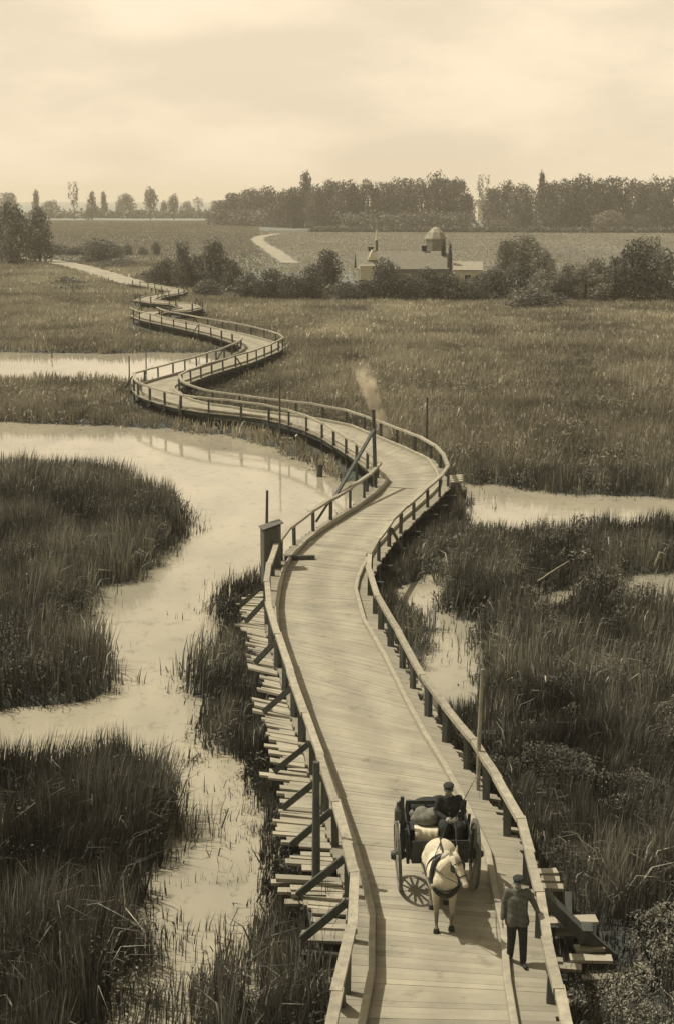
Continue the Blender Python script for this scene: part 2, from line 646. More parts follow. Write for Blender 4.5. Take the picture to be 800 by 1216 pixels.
def vnoise(x, y, s, seed=0):
    """smooth value noise in 0..1"""
    r = np.random.default_rng(seed)
    g = r.random((256, 256))
    u, v = x / s, y / s
    i, j = np.floor(u).astype(int), np.floor(v).astype(int)
    fu, fv = u - i, v - j
    fu = fu * fu * (3 - 2 * fu)
    fv = fv * fv * (3 - 2 * fv)
    i0, j0, i1, j1 = i % 256, j % 256, (i + 1) % 256, (j + 1) % 256
    return (g[i0, j0] * (1 - fu) + g[i1, j0] * fu) * (1 - fv) + (g[i0, j1] * (1 - fu) + g[i1, j1] * fu) * fv


GX0, GX1, GY0, GY1, GS = -70.0, 70.0, 8.0, 200.0, 0.3
gx = np.arange(GX0, GX1, GS)
gy = np.arange(GY0, GY1, GS)
GX, GY = np.meshgrid(gx, gy)
PP = np.stack([GX.ravel(), GY.ravel()], 1)
wd = np.full(len(PP), 1e9)
for p in WATER:
    wd = np.minimum(wd, sdist(PP, p))
wd += (vnoise(PP[:, 0], PP[:, 1], 0.8, 5) - 0.5) * 0.9 + (vnoise(PP[:, 0], PP[:, 1], 2.6, 6) - 0.5) * 1.3 + 0.1
WD = wd.reshape(GX.shape)
# distance to the bridge: sample the planks' centre line
BD = np.full(len(PP), 0, dtype=bool)
for a in range(0, len(rows) - 1):
    pass
rowL = np.array([r[1] for r in rows])
rowR = np.array([r[2] for r in rows])
BM = np.zeros(GX.shape, dtype=bool)
for t, l, r in rows:
    n = 24
    for k in range(-2, n + 3):
        q = l + (r - l) * (k / n)
        i = int((q[0] - GX0) / GS)
        j = int((q[1] - GY0) / GS)
        if 0 <= i < len(gx) and 0 <= j < len(gy):
            BM[j, i] = True


def lookup(G, x, y, default):
    i = ((x - GX0) / GS).astype(int)
    j = ((y - GY0) / GS).astype(int)
    ok = (i >= 0) & (i < len(gx)) & (j >= 0) & (j < len(gy))
    out = np.full(len(x), default, dtype=G.dtype)
    out[ok] = G[j[ok], i[ok]]
    return out


def ground_z(x, y):
    d = lookup(WD, x, y, 5.0)
    land = 0.18 + 0.16 * (vnoise(x, y, 4.0, 3) - 0.3) + 0.10 * (vnoise(x, y, 1.3, 4) - 0.5)
    k = np.clip((d + 0.5) / 0.9, 0, 1)
    near = -0.55 + (land + 0.55) * k
    f = np.clip((y - 185) / 25, 0, 1)
    return near * (1 - f) + 0.4 * f


xs = np.concatenate([-np.geomspace(4200, 72, 16), np.arange(-70, 70.01, 0.6), np.geomspace(72, 4200, 16)])
ys = np.concatenate([[-60, -20, 0, 5], np.arange(9, 200, 0.6), np.geomspace(202, 5200, 34)])
TX, TY = np.meshgrid(xs, ys)
tz = ground_z(TX.ravel(), TY.ravel())
nx_, ny_ = len(xs), len(ys)
idx = np.arange(nx_ * ny_).reshape(ny_, nx_)
q = np.stack([idx[:-1, :-1].ravel(), idx[:-1, 1:].ravel(), idx[1:, 1:].ravel(), idx[1:, :-1].ravel()], 1)
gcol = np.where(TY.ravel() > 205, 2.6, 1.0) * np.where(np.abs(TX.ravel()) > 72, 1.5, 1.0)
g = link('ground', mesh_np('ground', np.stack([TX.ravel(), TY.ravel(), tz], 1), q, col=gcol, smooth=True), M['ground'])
tag(g, 'flat marshy ground with dark muddy banks', None, None, 'structure')

wv = np.array([(-90, -40, 0), (90, -40, 0), (90, 196, 0), (-90, 196, 0)], dtype=float)
wo = link('water', mesh_np('water', wv, [(0, 1, 2, 3)]), M['water'])
tag(wo, 'pale still river water winding through reeds', None, None, 'structure')


def strip_px(name, pts, width, z, mat, label):
    c = [at(x, y, z)[:2] for x, y in pts]
    # refine
    cc = []
    for i in range(len(c) - 1):
        p0 = c[max(i - 1, 0)]
        p3 = c[min(i + 2, len(c) - 1)]
        for k in range(8):
            t = k / 8
            cc.append(0.5 * (2 * c[i] + (c[i + 1] - p0) * t + (2 * p0 - 5 * c[i] + 4 * c[i + 1] - p3) * t * t + (3 * c[i] - p0 - 3 * c[i + 1] + p3) * t ** 3))
    cc.append(c[-1])
    V = []
    for i, p in enumerate(cc):
        d = cc[min(i + 1, len(cc) - 1)] - cc[max(i - 1, 0)]
        d = d / np.linalg.norm(d)
        n = np.array([-d[1], d[0]])
        wj = width * (0.9 + 0.3 * random.random()) / 2
        V += [(*(p + n * wj), z), (*(p - n * wj), z)]
    Q = [(2 * i, 2 * i + 1, 2 * i + 3, 2 * i + 2) for i in range(len(cc) - 1)]
    o = link(name, mesh_np(name, V, Q), mat)
    tag(o, label, None, None, 'structure')
    return o


strip_px('dirt_road', [(168, 337.5), (150, 333), (128, 327), (108, 320.5), (88, 315), (60, 310), (20, 306), (-60, 303)], 5.0, 0.62, M['path'], 'pale dirt road leading off from the far end of the bridge')
strip_px('sandy_track', [(330, 277.5), (312, 280.5), (306, 284), (310, 289), (322, 296), (333, 304), (345, 312)], 3.6, 0.50, M['path'], 'light sandy track curving across the field')


def field(name, pts, z, label, mat=None):
    V = [(*at(x, y, z)[:2], z) for x, y in pts]
    me = bpy.data.meshes.new(name)
    me.from_pydata(V, [], [tuple(range(len(V)))])
    o = link(name, me, mat or M['field'])
    tag(o, label, None, None, 'structure')


field('field', [(-500, 300), (60, 300), (200, 303), (300, 300), (300, 262), (60, 261), (-500, 261)], 0.44, 'mown grey field before the misty trees', material('dark_field_grass', 0.115, 0.06, 0.045, 0.95, 0, (1, 0.22, 1), attr=False, detail=12))
field('field', [(345, 318), (1350, 318), (1350, 277), (345, 273.5), (322, 278), (326, 300)], 0.47, 'pale open field below the dark wood')

# ------------------------------------------------------------------ reeds and marsh grass


def blades(name, x, y, h, wdt, tintv, mat, label, lean=0.22, kind='stuff', category=None):
    n = len(x)
    z = np.maximum(ground_z(x, y), -0.25) - 0.03
    ang = rng.random(n) * 2 * np.pi
    arch = rng.random(n) < 0.18
    h = np.where(arch, h * (0.55 + 0.45 * rng.random(n)), h)
    wdt = np.where(arch, wdt * 1.45, wdt)
    tintv = np.where(arch, tintv * 1.2, tintv)
    sx, sy = np.cos(ang) * wdt / 2, np.sin(ang) * wdt / 2
    # neighbours lean the same way in patches
    la = vnoise(x, y, 1.4, 41) * 9.0 + rng.normal(size=n) * 0.9
    lm = h * np.where(arch, 0.55 + 0.5 * rng.random(n), lean * rng.random(n) ** 0.7)
    lx, ly = np.cos(la) * lm + 0.06 * h, np.sin(la) * lm
    mz = np.where(arch, 0.72, 0.6) * h
    tz_ = np.where(arch, 0.62 + 0.3 * rng.random(n), 1.0) * h
    mk = np.where(arch, 0.42, 0.35)
    V = np.empty((n, 5, 3), dtype=np.float32)
    V[:, 0] = np.stack([x - sx, y - sy, z], 1)
    V[:, 1] = np.stack([x + sx, y + sy, z], 1)
    V[:, 2] = np.stack([x + lx * mk + sx * 0.85, y + ly * mk + sy * 0.85, z + mz], 1)
    V[:, 3] = np.stack([x + lx * mk - sx * 0.85, y + ly * mk - sy * 0.85, z + mz], 1)
    V[:, 4] = np.stack([x + lx, y + ly, z + tz_], 1)
    b = np.arange(n) * 5
    Q = np.stack([b, b + 1, b + 2, b + 3], 1)
    T = np.stack([b + 3, b + 2, b + 4], 1)
    me = mesh_np(name, V.reshape(-1, 3), Q, T, np.repeat(tintv, 5))
    o = link(name, me, mat)
    tag(o, label, category, None, kind)
    return o


def scatter(Y0, Y1, dens, xmin, xmax):
    """points between two distances, xmin/xmax as a share of the distance"""
    area = 0.5 * (Y1 ** 2 - Y0 ** 2) * (xmax - xmin)
    n = int(area * dens)
    yy = np.sqrt(rng.random(n) * (Y1 ** 2 - Y0 ** 2) + Y0 ** 2)
    xx = (xmin + rng.random(n) * (xmax - xmin)) * yy
    return xx, yy


ROAD = [at(x, y, 0.6)[:2] for x, y in [(190, 341), (168, 337.5), (150, 333), (128, 327), (108, 320.5), (88, 315), (60, 310), (20, 306), (-60, 303)]]


def road_far(x, y):
    """false on the dirt road"""
    if y.max() < 190:
        return np.ones(len(x), dtype=bool)
    P = np.stack([x, y], 1)
    dm = np.full(len(x), 1e9)
    for a, b in zip(ROAD[:-1], ROAD[1:]):
        e = b - a
        t = np.clip(((P - a) @ e) / (e @ e), 0, 1)
        dm = np.minimum(dm, np.linalg.norm(P - a - t[:, None] * e, axis=1))
    return dm > 2.6


def reed_points(Y0, Y1, dens, xmin, xmax, edge=0.05, sparse=0.02, fill=0.15):
    x, y = scatter(Y0, Y1, dens, xmin, xmax)
    d = lookup(WD, x, y, 5.0)
    br = lookup(BM, x, y, False)
    cl = vnoise(x, y, 1.1, 21) * 0.55 + vnoise(x, y, 3.1, 22) * 0.45
    ramp = np.clip((d + 0.75) / 1.05, 0, 1) ** 1.6
    keep = (d > -0.75) & (~br) & (rng.random(len(x)) < (fill + (1.5 - fill) * cl ** 1.3) * ramp)
    keep &= road_far(x, y)
    inwater = (d <= edge) & (d > -1.3) & (~br) & (rng.random(len(x)) < sparse * np.clip(1.4 + d, 0, 1.4))
    k = keep | inwater
    return x[k], y[k], d[k]


def reed_set(name, Y0, Y1, dens, xmin, xmax, h0, w0, mat, label, edge=0.05, sparse=0.03, dark=1.0, hfun=None, fill=0.15, soft=False):
    x, y, d = reed_points(Y0, Y1, dens, xmin, xmax, edge, sparse, fill)
    k_ = max(1.0, 0.5 * (Y0 + Y1) / 40.0)
    p1, p2, p3 = vnoise(x, y, 0.55 * k_, 30), vnoise(x, y * 0.6, 1.9 * k_, 31), vnoise(x, y * 0.35, 6.5 * k_, 32)
    patch = np.clip(p1 * 0.3 + p2 * 0.4 + p3 * 0.3, 0, 1)
    patch = np.clip((patch - 0.28) / 0.44, 0, 1)
    hh = h0 * (0.55 + 0.65 * rng.random(len(x))) * (0.7 + 0.6 * patch)
    hh *= np.where(d < 0.05, 0.55, 1.0)
    if hfun is not None:
        hh *= hfun(x, y)
    r = rng.random(len(x))
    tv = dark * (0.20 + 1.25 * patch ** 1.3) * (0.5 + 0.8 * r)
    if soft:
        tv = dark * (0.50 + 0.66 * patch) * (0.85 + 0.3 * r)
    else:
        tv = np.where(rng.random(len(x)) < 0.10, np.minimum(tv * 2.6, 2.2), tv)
    ww = w0 * (0.6 + 0.8 * rng.random(len(x)))
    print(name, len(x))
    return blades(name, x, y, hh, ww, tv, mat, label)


def bend_l(x, y):
    """lower growth right beside the bridge so that the deck stays open"""
    i0 = ((x - GX0) / GS).astype(int)
    j0 = ((y - GY0) / GS).astype(int)
    near = np.zeros(len(x), dtype=bool)
    for dx in (-4, -2, 0, 2, 4):
        for dy in (-5, -2, 0, 3, 6, 9, 12):
            i = np.clip(i0 + dx, 0, len(gx) - 1)
            j = np.clip(j0 + dy, 0, len(gy) - 1)
            near |= BM[j, i]
    stage = (x > 3.1) & (x < 5.6) & (y > 19.5) & (y < 26.5)     # trodden round the landing stage
    return np.where(stage, 0.32, np.where(near, 0.6, 1.0))


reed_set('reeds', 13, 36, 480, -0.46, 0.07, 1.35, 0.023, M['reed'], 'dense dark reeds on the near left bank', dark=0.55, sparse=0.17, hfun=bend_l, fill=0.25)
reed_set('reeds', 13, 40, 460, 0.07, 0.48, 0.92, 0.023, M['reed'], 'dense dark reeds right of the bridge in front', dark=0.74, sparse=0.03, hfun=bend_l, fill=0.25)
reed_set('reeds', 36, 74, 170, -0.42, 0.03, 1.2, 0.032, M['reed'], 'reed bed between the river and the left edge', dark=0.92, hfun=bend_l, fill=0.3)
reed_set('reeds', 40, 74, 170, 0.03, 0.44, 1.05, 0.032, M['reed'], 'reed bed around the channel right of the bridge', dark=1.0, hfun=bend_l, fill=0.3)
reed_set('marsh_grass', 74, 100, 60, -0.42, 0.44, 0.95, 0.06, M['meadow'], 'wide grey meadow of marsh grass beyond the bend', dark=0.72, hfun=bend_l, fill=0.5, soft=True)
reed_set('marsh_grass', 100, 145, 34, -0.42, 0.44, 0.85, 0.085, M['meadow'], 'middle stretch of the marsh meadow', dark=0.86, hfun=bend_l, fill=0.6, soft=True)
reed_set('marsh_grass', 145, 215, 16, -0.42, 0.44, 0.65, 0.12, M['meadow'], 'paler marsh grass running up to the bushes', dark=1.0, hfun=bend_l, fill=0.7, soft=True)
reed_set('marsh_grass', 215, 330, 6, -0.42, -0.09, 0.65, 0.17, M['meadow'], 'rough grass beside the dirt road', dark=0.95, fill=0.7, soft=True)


TRACK = [at(x, y, 0.5)[:2] for x, y in [(330, 277.5), (312, 280.5), (306, 284), (310, 289), (322, 296), (333, 304), (345, 312)]]


def field_tufts(Y0, Y1, dens, xmin, xmax, h0, w0, dark, label):
    x, y = scatter(Y0, Y1, dens, xmin, xmax)
    P = np.stack([x, y], 1)
    dm = np.full(len(x), 1e9)
    for a, b in zip(TRACK[:-1], TRACK[1:]):
        e = b - a
        t = np.clip(((P - a) @ e) / (e @ e), 0, 1)
        dm = np.minimum(dm, np.linalg.norm(P - a - t[:, None] * e, axis=1))
    k = (dm > 2.4) & road_far(x, y)
    x, y = x[k], y[k]
    n = len(x)
    row = vnoise(x * 0.12, y, 9.0, 91) * 0.6 + vnoise(x, y, 14.0, 92) * 0.4
    keep = rng.random(n) < 0.25 + 1.3 * row ** 1.5
    x, y, row = x[keep], y[keep], row[keep]
    n = len(x)
    tv = dark * (0.65 + 0.6 * row) * (0.85 + 0.3 * rng.random(n))
    blades('field_grass', x, y, h0 * (0.5 + rng.random(n)), w0 * (0.6 + 0.8 * rng.random(n)), tv, M['meadow'], label)


field_tufts(255, 900, 1.5, -0.42, -0.05, 0.4, 0.30, 0.62, 'rough growth on the grey left field')
field_tufts(255, 640, 2.0, -0.05, 0.44, 0.28, 0.28, 0.78, 'stubble rows on the pale right field')


def leafy(name, Y0, Y1, dens, xmin, xmax, hmax, size, mat, label, dark):
    """broad leaved marsh plants in patches among the reeds"""
    x, y = scatter(Y0, Y1, dens, xmin, xmax)
    d = lookup(WD, x, y, 5.0)
    br = lookup(BM, x, y, False)
    p = vnoise(x, y, 1.7, 71) * 0.5 + vnoise(x, y, 0.7, 72) * 0.5
    k = (d > -0.2) & ~br & (p > 0.46 + 0.1 * rng.random(len(x)))
    x, y, p = x[k], y[k], p[k]
    n = len(x)
    top = hmax * np.clip((p - 0.40) / 0.3, 0.2, 1) * bend_l(x, y)
    z = ground_z(x, y) + top * rng.random(n) ** 0.45
    P = np.stack([x, y, z], 1)
    nr = rng.normal(size=(n, 3)) * 0.8 + np.array([0, 0, 0.8])
    nr /= np.linalg.norm(nr, axis=1)[:, None]
    a = np.cross(nr, rng.normal(size=(n, 3)))
    a /= np.linalg.norm(a, axis=1)[:, None]
    b = np.cross(nr, a)
    s = size * (0.5 + rng.random(n))[:, None]
    V = np.stack([P - a * s, P - b * s * 0.4, P + a * s, P + b * s * 0.4], 1).reshape(-1, 3)
    base = np.arange(n) * 4
    Q = np.stack([base, base + 1, base + 2, base + 3], 1)
    pv_ = vnoise(x, y, 2.2, 73)
    tv = dark * (0.35 + 1.1 * pv_) * (0.6 + 0.8 * rng.random(n))
    o = link(name, mesh_np(name, V, Q, None, np.repeat(tv, 4)), mat)
    print(name, n)
    tag(o, label, None, None, 'stuff')


leafy('marsh_plants', 13, 44, 1100, 0.07, 0.48, 0.8, 0.034, M['reed'], 'low leafy marsh plants among the right front reeds', 0.95)
leafy('marsh_plants', 44, 74, 220, 0.03, 0.44, 0.85, 0.055, M['reed'], 'leafy marsh plants around the right channel', 1.05)
leafy('marsh_plants', 13, 74, 260, -0.46, 0.03, 1.0, 0.04, M['reed'], 'leafy plants mixed into the left reeds', 0.85)
leafy('marsh_plants', 74, 110, 40, -0.42, 0.44, 0.8, 0.10, M['meadow'], 'leafy clumps dotted over the near meadow', 0.55)

# ------------------------------------------------------------------ the bridge
bridge = thing('timber_footbridge', 'long winding plank bridge on piles with rough hand rails across the marsh', 'bridge', tuple(np.append((LW[0] + RW[0]) / 2, 0)))
BO = Vector(bridge.location)


def put(mb, name, mat, parent=bridge, bevel=0, smooth=False):
    o = mb.build(name, mat, parent, smooth, bevel)
    if parent is bridge:
        o.matrix_parent_inverse = Matrix.Translation(-BO)
    return o


deck = MB()
deck_x = []
ext = MB()
for i in range(len(rows) - 1):
    t, l0, r0 = rows[i]
    _, l1, r1 = rows[i + 1]
    d = (r0 - l0) / np.linalg.norm(r0 - l0)
    gap = 0.014
    el = 0.05 + 0.10 * random.random()
    er = 0.04 + 0.12 * random.random()
    if 1.2 < t < 11.6:
        er = 0.05 + 0.32 * random.random() ** 2
    A0, A1 = l0 + (l1 - l0) * gap, l1 - (l1 - l0) * gap
    B0, B1 = r0 + (r1 - r0) * gap, r1 - (r1 - r0) * gap
    top = DZ + (random.random() - 0.5) * 0.006
    th = 0.055
    c = 0.90 + 0.16 * random.random()
    if random.random() < 0.05:
        c *= 0.85
    vs = []
    for z in (top - th, top):
        for p in (A0 - d * el, B0 + d * er, B1 + d * er, A1 - d * el):
            vs.append((p[0], p[1], z + (random.random() - 0.5) * 0.003))
        deck_x += [0.0, 1.0, 1.0, 0.0]
    deck.add(vs, [(0, 3, 2, 1), (4, 5, 6, 7), (0, 1, 5, 4), (1, 2, 6, 5), (2, 3, 7, 6), (3, 0, 4, 7)], c)
    # ragged long planks that stick out past the left rail
    if 2.6 < t < 12.0:
        k = min(1, (t - 2.2) / 1.5) * min(1.0, (12.2 - t) / 1.5)
        ln = (0.62 + 0.42 * random.random()) * (0.55 + 0.5 * k) + 0.25 * (math.sin(t * 5.1) > 0.3)
        if random.random() < 0.06:
            continue
        if random.random() < 0.12:
            ln *= 0.6
        zt = top - 0.06 - 0.05 * random.random()
        sk = (random.random() - 0.5) * 0.10
        vs = []
        for z in (zt - 0.06, zt):
            for p in (A0 - d * (ln), A0 - d * (el + 0.004), A1 - d * (el + 0.004), A1 - d * ln):
                vs.append((p[0], p[1], z))
        for m_ in (0, 3, 4, 7):
            vs[m_] = (vs[m_][0], vs[m_][1] + sk, vs[m_][2] - 0.05 * random.random())
        ext.add(vs, [(0, 3, 2, 1), (4, 5, 6, 7), (0, 1, 5, 4), (1, 2, 6, 5), (2, 3, 7, 6), (3, 0, 4, 7)], 0.8 + 0.35 * random.random())
dko = put(deck, 'deck', M['deck'])
at_x = dko.data.attributes.new('across', 'FLOAT', 'POINT')
at_x.data.foreach_set('value', deck_x)
put(ext, 'side_staging', M['staging'])


def jit(pts, a=0.02):
    return [(p[0] + (random.random() - 0.5) * a, p[1] + (random.random() - 0.5) * a, p[2] + (random.random() - 0.5) * a) for p in pts]


def walk(W, step):
    out = []
    acc = 0.0
    nxt = 0.6
    for i in range(len(W) - 1):
        a, b = W[i], W[i + 1]
        ln = np.linalg.norm(b - a)
        while nxt <= acc + ln:
            s = (nxt - acc) / ln
            out.append((i + s, a + (b - a) * s))
            nxt += step(i + s)
        acc += ln
    return out


for side, W in ((0, LW), (1, RW)):
    o = 0.0
    r = MB()
    knots = [W[i] for i in range(13)]
    last = W[12]
    for t, q in walk(W[:53], lambda t: 2.4 + 1.0 * random.random() if t < 45 else 3.0 + random.random()):
        if t > 12.3 and np.linalg.norm(q - last) > 1.7:
            knots.append(q)
            last = q
    knots.append(W[52])
    zs = [DZ + RH - 0.05 + (random.random() - 0.5) * 0.05 for _ in knots]
    for i in range(len(knots) - 1):
        a, b = Vector((knots[i][0], knots[i][1], zs[i])), Vector((knots[i + 1][0], knots[i + 1][1], zs[i + 1]))
        d = (b - a).normalized()
        o_ = Vector((-d.y, d.x, 0)) * (0.012 if i % 2 else -0.012) + Vector((0, 0, 0.006 if i % 2 else -0.006))
        w0 = 0.15 + 0.03 * random.random()
        ns = 4
        pr = [a - d * 0.07 + o_]
        for k in range(1, ns):
            pr.append(a.lerp(b, k / ns) + o_ + Vector((0, 0, -0.012 * math.sin(math.pi * k / ns) + (random.random() - 0.5) * 0.01)))
        pr.append(b + d * 0.07 + o_)
        for k in range(ns):
            e = 0.004 if k < ns - 1 else 0
            r.beam(pr[k], pr[k + 1] + d * e, w0, 0.10, 0.8 + 0.35 * random.random() if k == 0 else r.c[-1], w1=w0 * (0.97 + 0.05 * random.random()))
    put(r, 'handrail', M['rail'])
    # kerb beam on the planks, a little inside the rail
    k = MB()
    kp = []
    for i in range(NS):
        v = (RW[i] - LW[i])
        wdt = np.linalg.norm(v)
        off = (0.34 if side == 0 else 0.62 - 0.24 * min(1, max(0, (i - 7) / 6)))
        if side == 0:
            q = LW[i] + v / wdt * off
        else:
            q = RW[i] - v / wdt * off
        kp.append((q[0], q[1], DZ + 0.075))
    k.rail(jit(kp, 0.02), 0.12, 0.13)
    put(k, 'kerb_beam', M['kerb'], bevel=0.015)

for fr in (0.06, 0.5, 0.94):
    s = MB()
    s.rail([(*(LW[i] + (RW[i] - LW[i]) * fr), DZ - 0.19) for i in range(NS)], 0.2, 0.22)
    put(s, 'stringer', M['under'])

# posts: walk each rail


posts = []
for side, W in ((0, LW), (1, RW)):
    for t, p in walk(W, lambda t: (1.75 + 0.5 * random.random()) if t < 12 else (2.2 + 0.5 * random.random()) if t < 45 else 3.6):
        i = min(int(t), NS - 2)
        s = t - i
        l = LW[i] + (LW[i + 1] - LW[i]) * s
        r = RW[i] + (RW[i + 1] - RW[i]) * s
        d = (r - l) / np.linalg.norm(r - l)
        posts.append((t, side, p, d))
posts.sort(key=lambda a: a[0])
print('posts', len(posts))
rest = MB()
nb = 0
for n, (t, side, p, d) in enumerate(posts):
    out = -d if side == 0 else d
    q = p + out * 0.02
    wd_ = (0.15 if t < 13 else 0.13) * (0.85 + 0.3 * random.random())
    mb = MB() if n < 100 else rest
    lean = (random.random() - 0.5) * 0.05
    mb.beam((q[0] - d[0] * lean, q[1] - d[1] * lean, -0.45), (q[0] + d[0] * lean, q[1] + d[1] * lean, DZ + (RH - 0.105 if t < 52 else 0.35 + 0.5 * random.random())), wd_, wd_ * 0.9, 0.8 + 0.4 * random.random(), up=(d[0], d[1], 0.001))
    if n < 100:
        put(mb, 'rail_post', M['post'], bevel=0.01)
    # raking struts
    if side == 0 and 2.4 < t < 12.5 and n % 4 != 1:
        b = MB()
        e = p + out * (0.86 + 0.1 * random.random())
        b.beam((e[0], e[1], DZ - 0.06), (p[0] + out[0] * 0.1, p[1] + out[1] * 0.1, DZ + RH - 0.18), 0.13, 0.11, 0.75, up=(d[1], -d[0], 0))
        put(b, 'strut', M['post'])
    elif (side == 1 and n % 9 == 3) or (side == 0 and t > 13 and n % 8 == 2):
        b = MB()
        e = p + out * 0.62
        b.beam((e[0], e[1], DZ - 0.12), (p[0] + out[0] * 0.1, p[1] + out[1] * 0.1, DZ + RH - 0.2), 0.09, 0.09, 0.8, up=(d[1], -d[0], 0))
        put(b, 'strut', M['post'])
    # cross beam under the deck
    if side == 0 and n % 2 == 0:
        i = min(int(t), NS - 2)
        s = t - i
        r = RW[i] + (RW[i + 1] - RW[i]) * s
        l = p
        ol = 0.9 if 2.4 < t < 12.5 else 0.3
        nb += 1
        if nb < 96:
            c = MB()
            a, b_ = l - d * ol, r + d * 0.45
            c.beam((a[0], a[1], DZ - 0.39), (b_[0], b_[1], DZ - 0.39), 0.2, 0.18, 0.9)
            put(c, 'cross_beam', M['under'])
if rest.v:
    o = put(rest, 'rail_post', M['post'])
    o['kind'] = 'stuff'

# poles that stand up from the bridge
pole = MB()
b0 = at(375, 1108, 0.0)
pole.tube([(b0[0], b0[1], -0.4), (b0[0] + 0.01, b0[1] + 0.02, 1.6), (b0[0] + 0.02, b0[1] + 0.02, 3.45)], [0.085, 0.08, 0.065], 8)
put(pole, 'pole', M['post'])
pole = MB()
b0 = at(567, 938, DZ)
pole.tube([(b0[0], b0[1], -0.4), (b0[0], b0[1], 2.2), (b0[0] + 0.04, b0[1], DZ + 2.75)], [0.05, 0.045, 0.035], 8)
put(pole, 'pole', M['rail'])
pole = MB()
b0 = at(445, 577, DZ)
pole.tube([(b0[0], b0[1], -0.4), (b0[0] - 0.03, b0[1], 2.4), (b0[0] - 0.10, b0[1], DZ + 3.45)], [0.10, 0.09, 0.08], 8)
put(pole, 'pole', M['post'])
br = MB()
e0 = LW[17] * 0.7 + LW[18] * 0.3
br.beam((e0[0] - 0.1, e0[1], DZ + RH - 0.12), (b0[0] - 0.06, b0[1], DZ + 2.55), 0.12, 0.12)
put(br, 'strut', M['post'])
for (x, y, top_) in ((332.5, 507, 2.7), (506, 520, 2.2)):
    pole = MB()
    b0 = at(x, y, DZ)
    pole.tube([(b0[0], b0[1], -0.4), (b0[0], b0[1], DZ + top_)], [0.06, 0.045], 6)
    put(pole, 'pole', M['post'])

# landing stage by the right front: heavy braces and loose planks


def stage_plank(x0, y0, x1, y1, z, wdt=0.26, c=1.0, th=0.06):
    a, b = at(x0, y0, z), at(x1, y1, z)
    stg = MB()
    stg.beam(a, b, wdt, th, c)
    put(stg, 'staging_plank', M['staging'])


stage_plank(637, 1036, 661, 1035, DZ - 0.10, 0.22, 1.1)
stage_plank(638, 1044, 664, 1045, DZ - 0.12, 0.22, 1.0)
stage_plank(640, 1053, 668, 1054, DZ - 0.14, 0.22, 1.05)
stage_plank(634, 1094, 708, 1092, DZ - 0.30, 0.30, 1.1)
stage_plank(636, 1108, 680, 1106, DZ - 0.50, 0.22, 0.8)
stage_plank(682, 1127, 716, 1125, DZ - 0.62, 0.22, 1.0)
stage_plank(676, 1138, 726, 1139, DZ - 0.65, 0.24, 1.05)
stage_plank(640, 1146, 690, 1150, DZ - 0.7, 0.22, 0.8)
stage_plank(690, 1162, 740, 1160, DZ - 0.8, 0.2, 0.7)


def brace_px(x0, y0, z0, x1, y1, z1, wdt):
    b = MB()
    b.beam(at(x0, y0, z0), at(x1, y1, z1), wdt, wdt)
    put(b, 'brace', M['post'])


brace_px(643, 1062, DZ + 0.35, 694, 1112, 0.75, 0.2)
brace_px(694, 1108, 0.75, 727, 1136, 0.25, 0.17)
brace_px(696, 1100, 0.95, 690, 1150, -0.2, 0.2)
brace_px(690, 1128, 0.4, 703, 1185, -0.4, 0.17)
brace_px(676, 1168, -0.2, 674, 1060, 1.0, 0.12)
# lower staging at the left front with missing planks
for (x0, x1, y, z, wd_) in ((330, 410, 1058, 0.85, .2), (338, 412, 1072, 0.82, .2), (372, 412, 1100, 0.75, .3), (360, 408, 1118, 0.6, .2), (382, 404, 1135, 0.6, .22),
                            (378, 404, 1150, 0.5, .25), (384, 402, 1166, 0.5, .25), (386, 402, 1185, 0.4, .25), (322, 380, 1048, 0.8, .18)):
    stage_plank(x0, y, x1, y - 2 + random.random() * 4, z, wd_, 0.8 + 0.4 * random.random())
brace_px(368, 1082, 0.9, 383, 1160, 0.3, 0.09)
brace_px(402, 1172, 1.55, 408, 1235, 0.2, 0.16)
br = MB()
br.beam(np.append(LW[0] * .35 + RW[0] * .65 - (RW[0] - LW[0]) * .49, DZ + .06), np.append(LW[3] + (RW[3] - LW[3]) * 0.08, DZ + .06), 0.14, 0.1)
# small platform outside the far right bend
for k in range(4):
    stage_plank(531, 573 - k * 2.2, 548, 571 - k * 2.2, DZ - 0.05, 0.25, 1.2)

# ------------------------------------------------------------------ small things about the bridge
p = at(322, 676, DZ - 0.1)
hut = thing('sentry_box', 'tall narrow dark wooden box standing just outside the left rail', 'wooden box', (p[0], p[1], 0), R(16))
hb = MB()
W2, D2, H2 = 0.29, 0.30, 2.62
for k in range(5):
    x0 = -W2 + k * 2 * W2 / 5
    hb.box((x0 + 0.004, -D2, 0.2), (x0 + 2 * W2 / 5 - 0.004, -D2 + 0.03, H2 - 0.16 + 0.035 * k), 0.85 + 0.3 * random.random())
    hb.box((x0 + 0.004, D2 - 0.03, 0.2), (x0 + 2 * W2 / 5 - 0.004, D2, H2 - 0.16 + 0.035 * k), 0.9)
for sx in (-1, 1):
    for k in range(4):
        y0 = -D2 + 0.032 + k * (2 * D2 - 0.064) / 4
        hb.box((sx * W2 - 0.015, y0 + 0.003, 0.2), (sx * W2 + 0.015, y0 + (2 * D2 - 0.064) / 4 - 0.003, H2 - 0.16 + (0.17 if sx > 0 else 0)), 0.8 + 0.3 * random.random())
hb.build('wall', M['hut'], hut)
hr = MB()
hr.beam((-W2 - 0.06, 0, H2 - 0.13), (W2 + 0.10, 0, H2 + 0.09), 2 * D2 + 0.06, 0.035)
hr.build('roof', M['hut'], hut)
hp = MB()
for sx in (-1, 1):
    for sy in (-1, 1):
        hp.beam((sx * 0.23, sy * 0.23, -0.5), (sx * 0.23, sy * 0.23, 0.22), 0.1, 0.1)
hp.build('footing', M['post'], hut)
hp = MB()
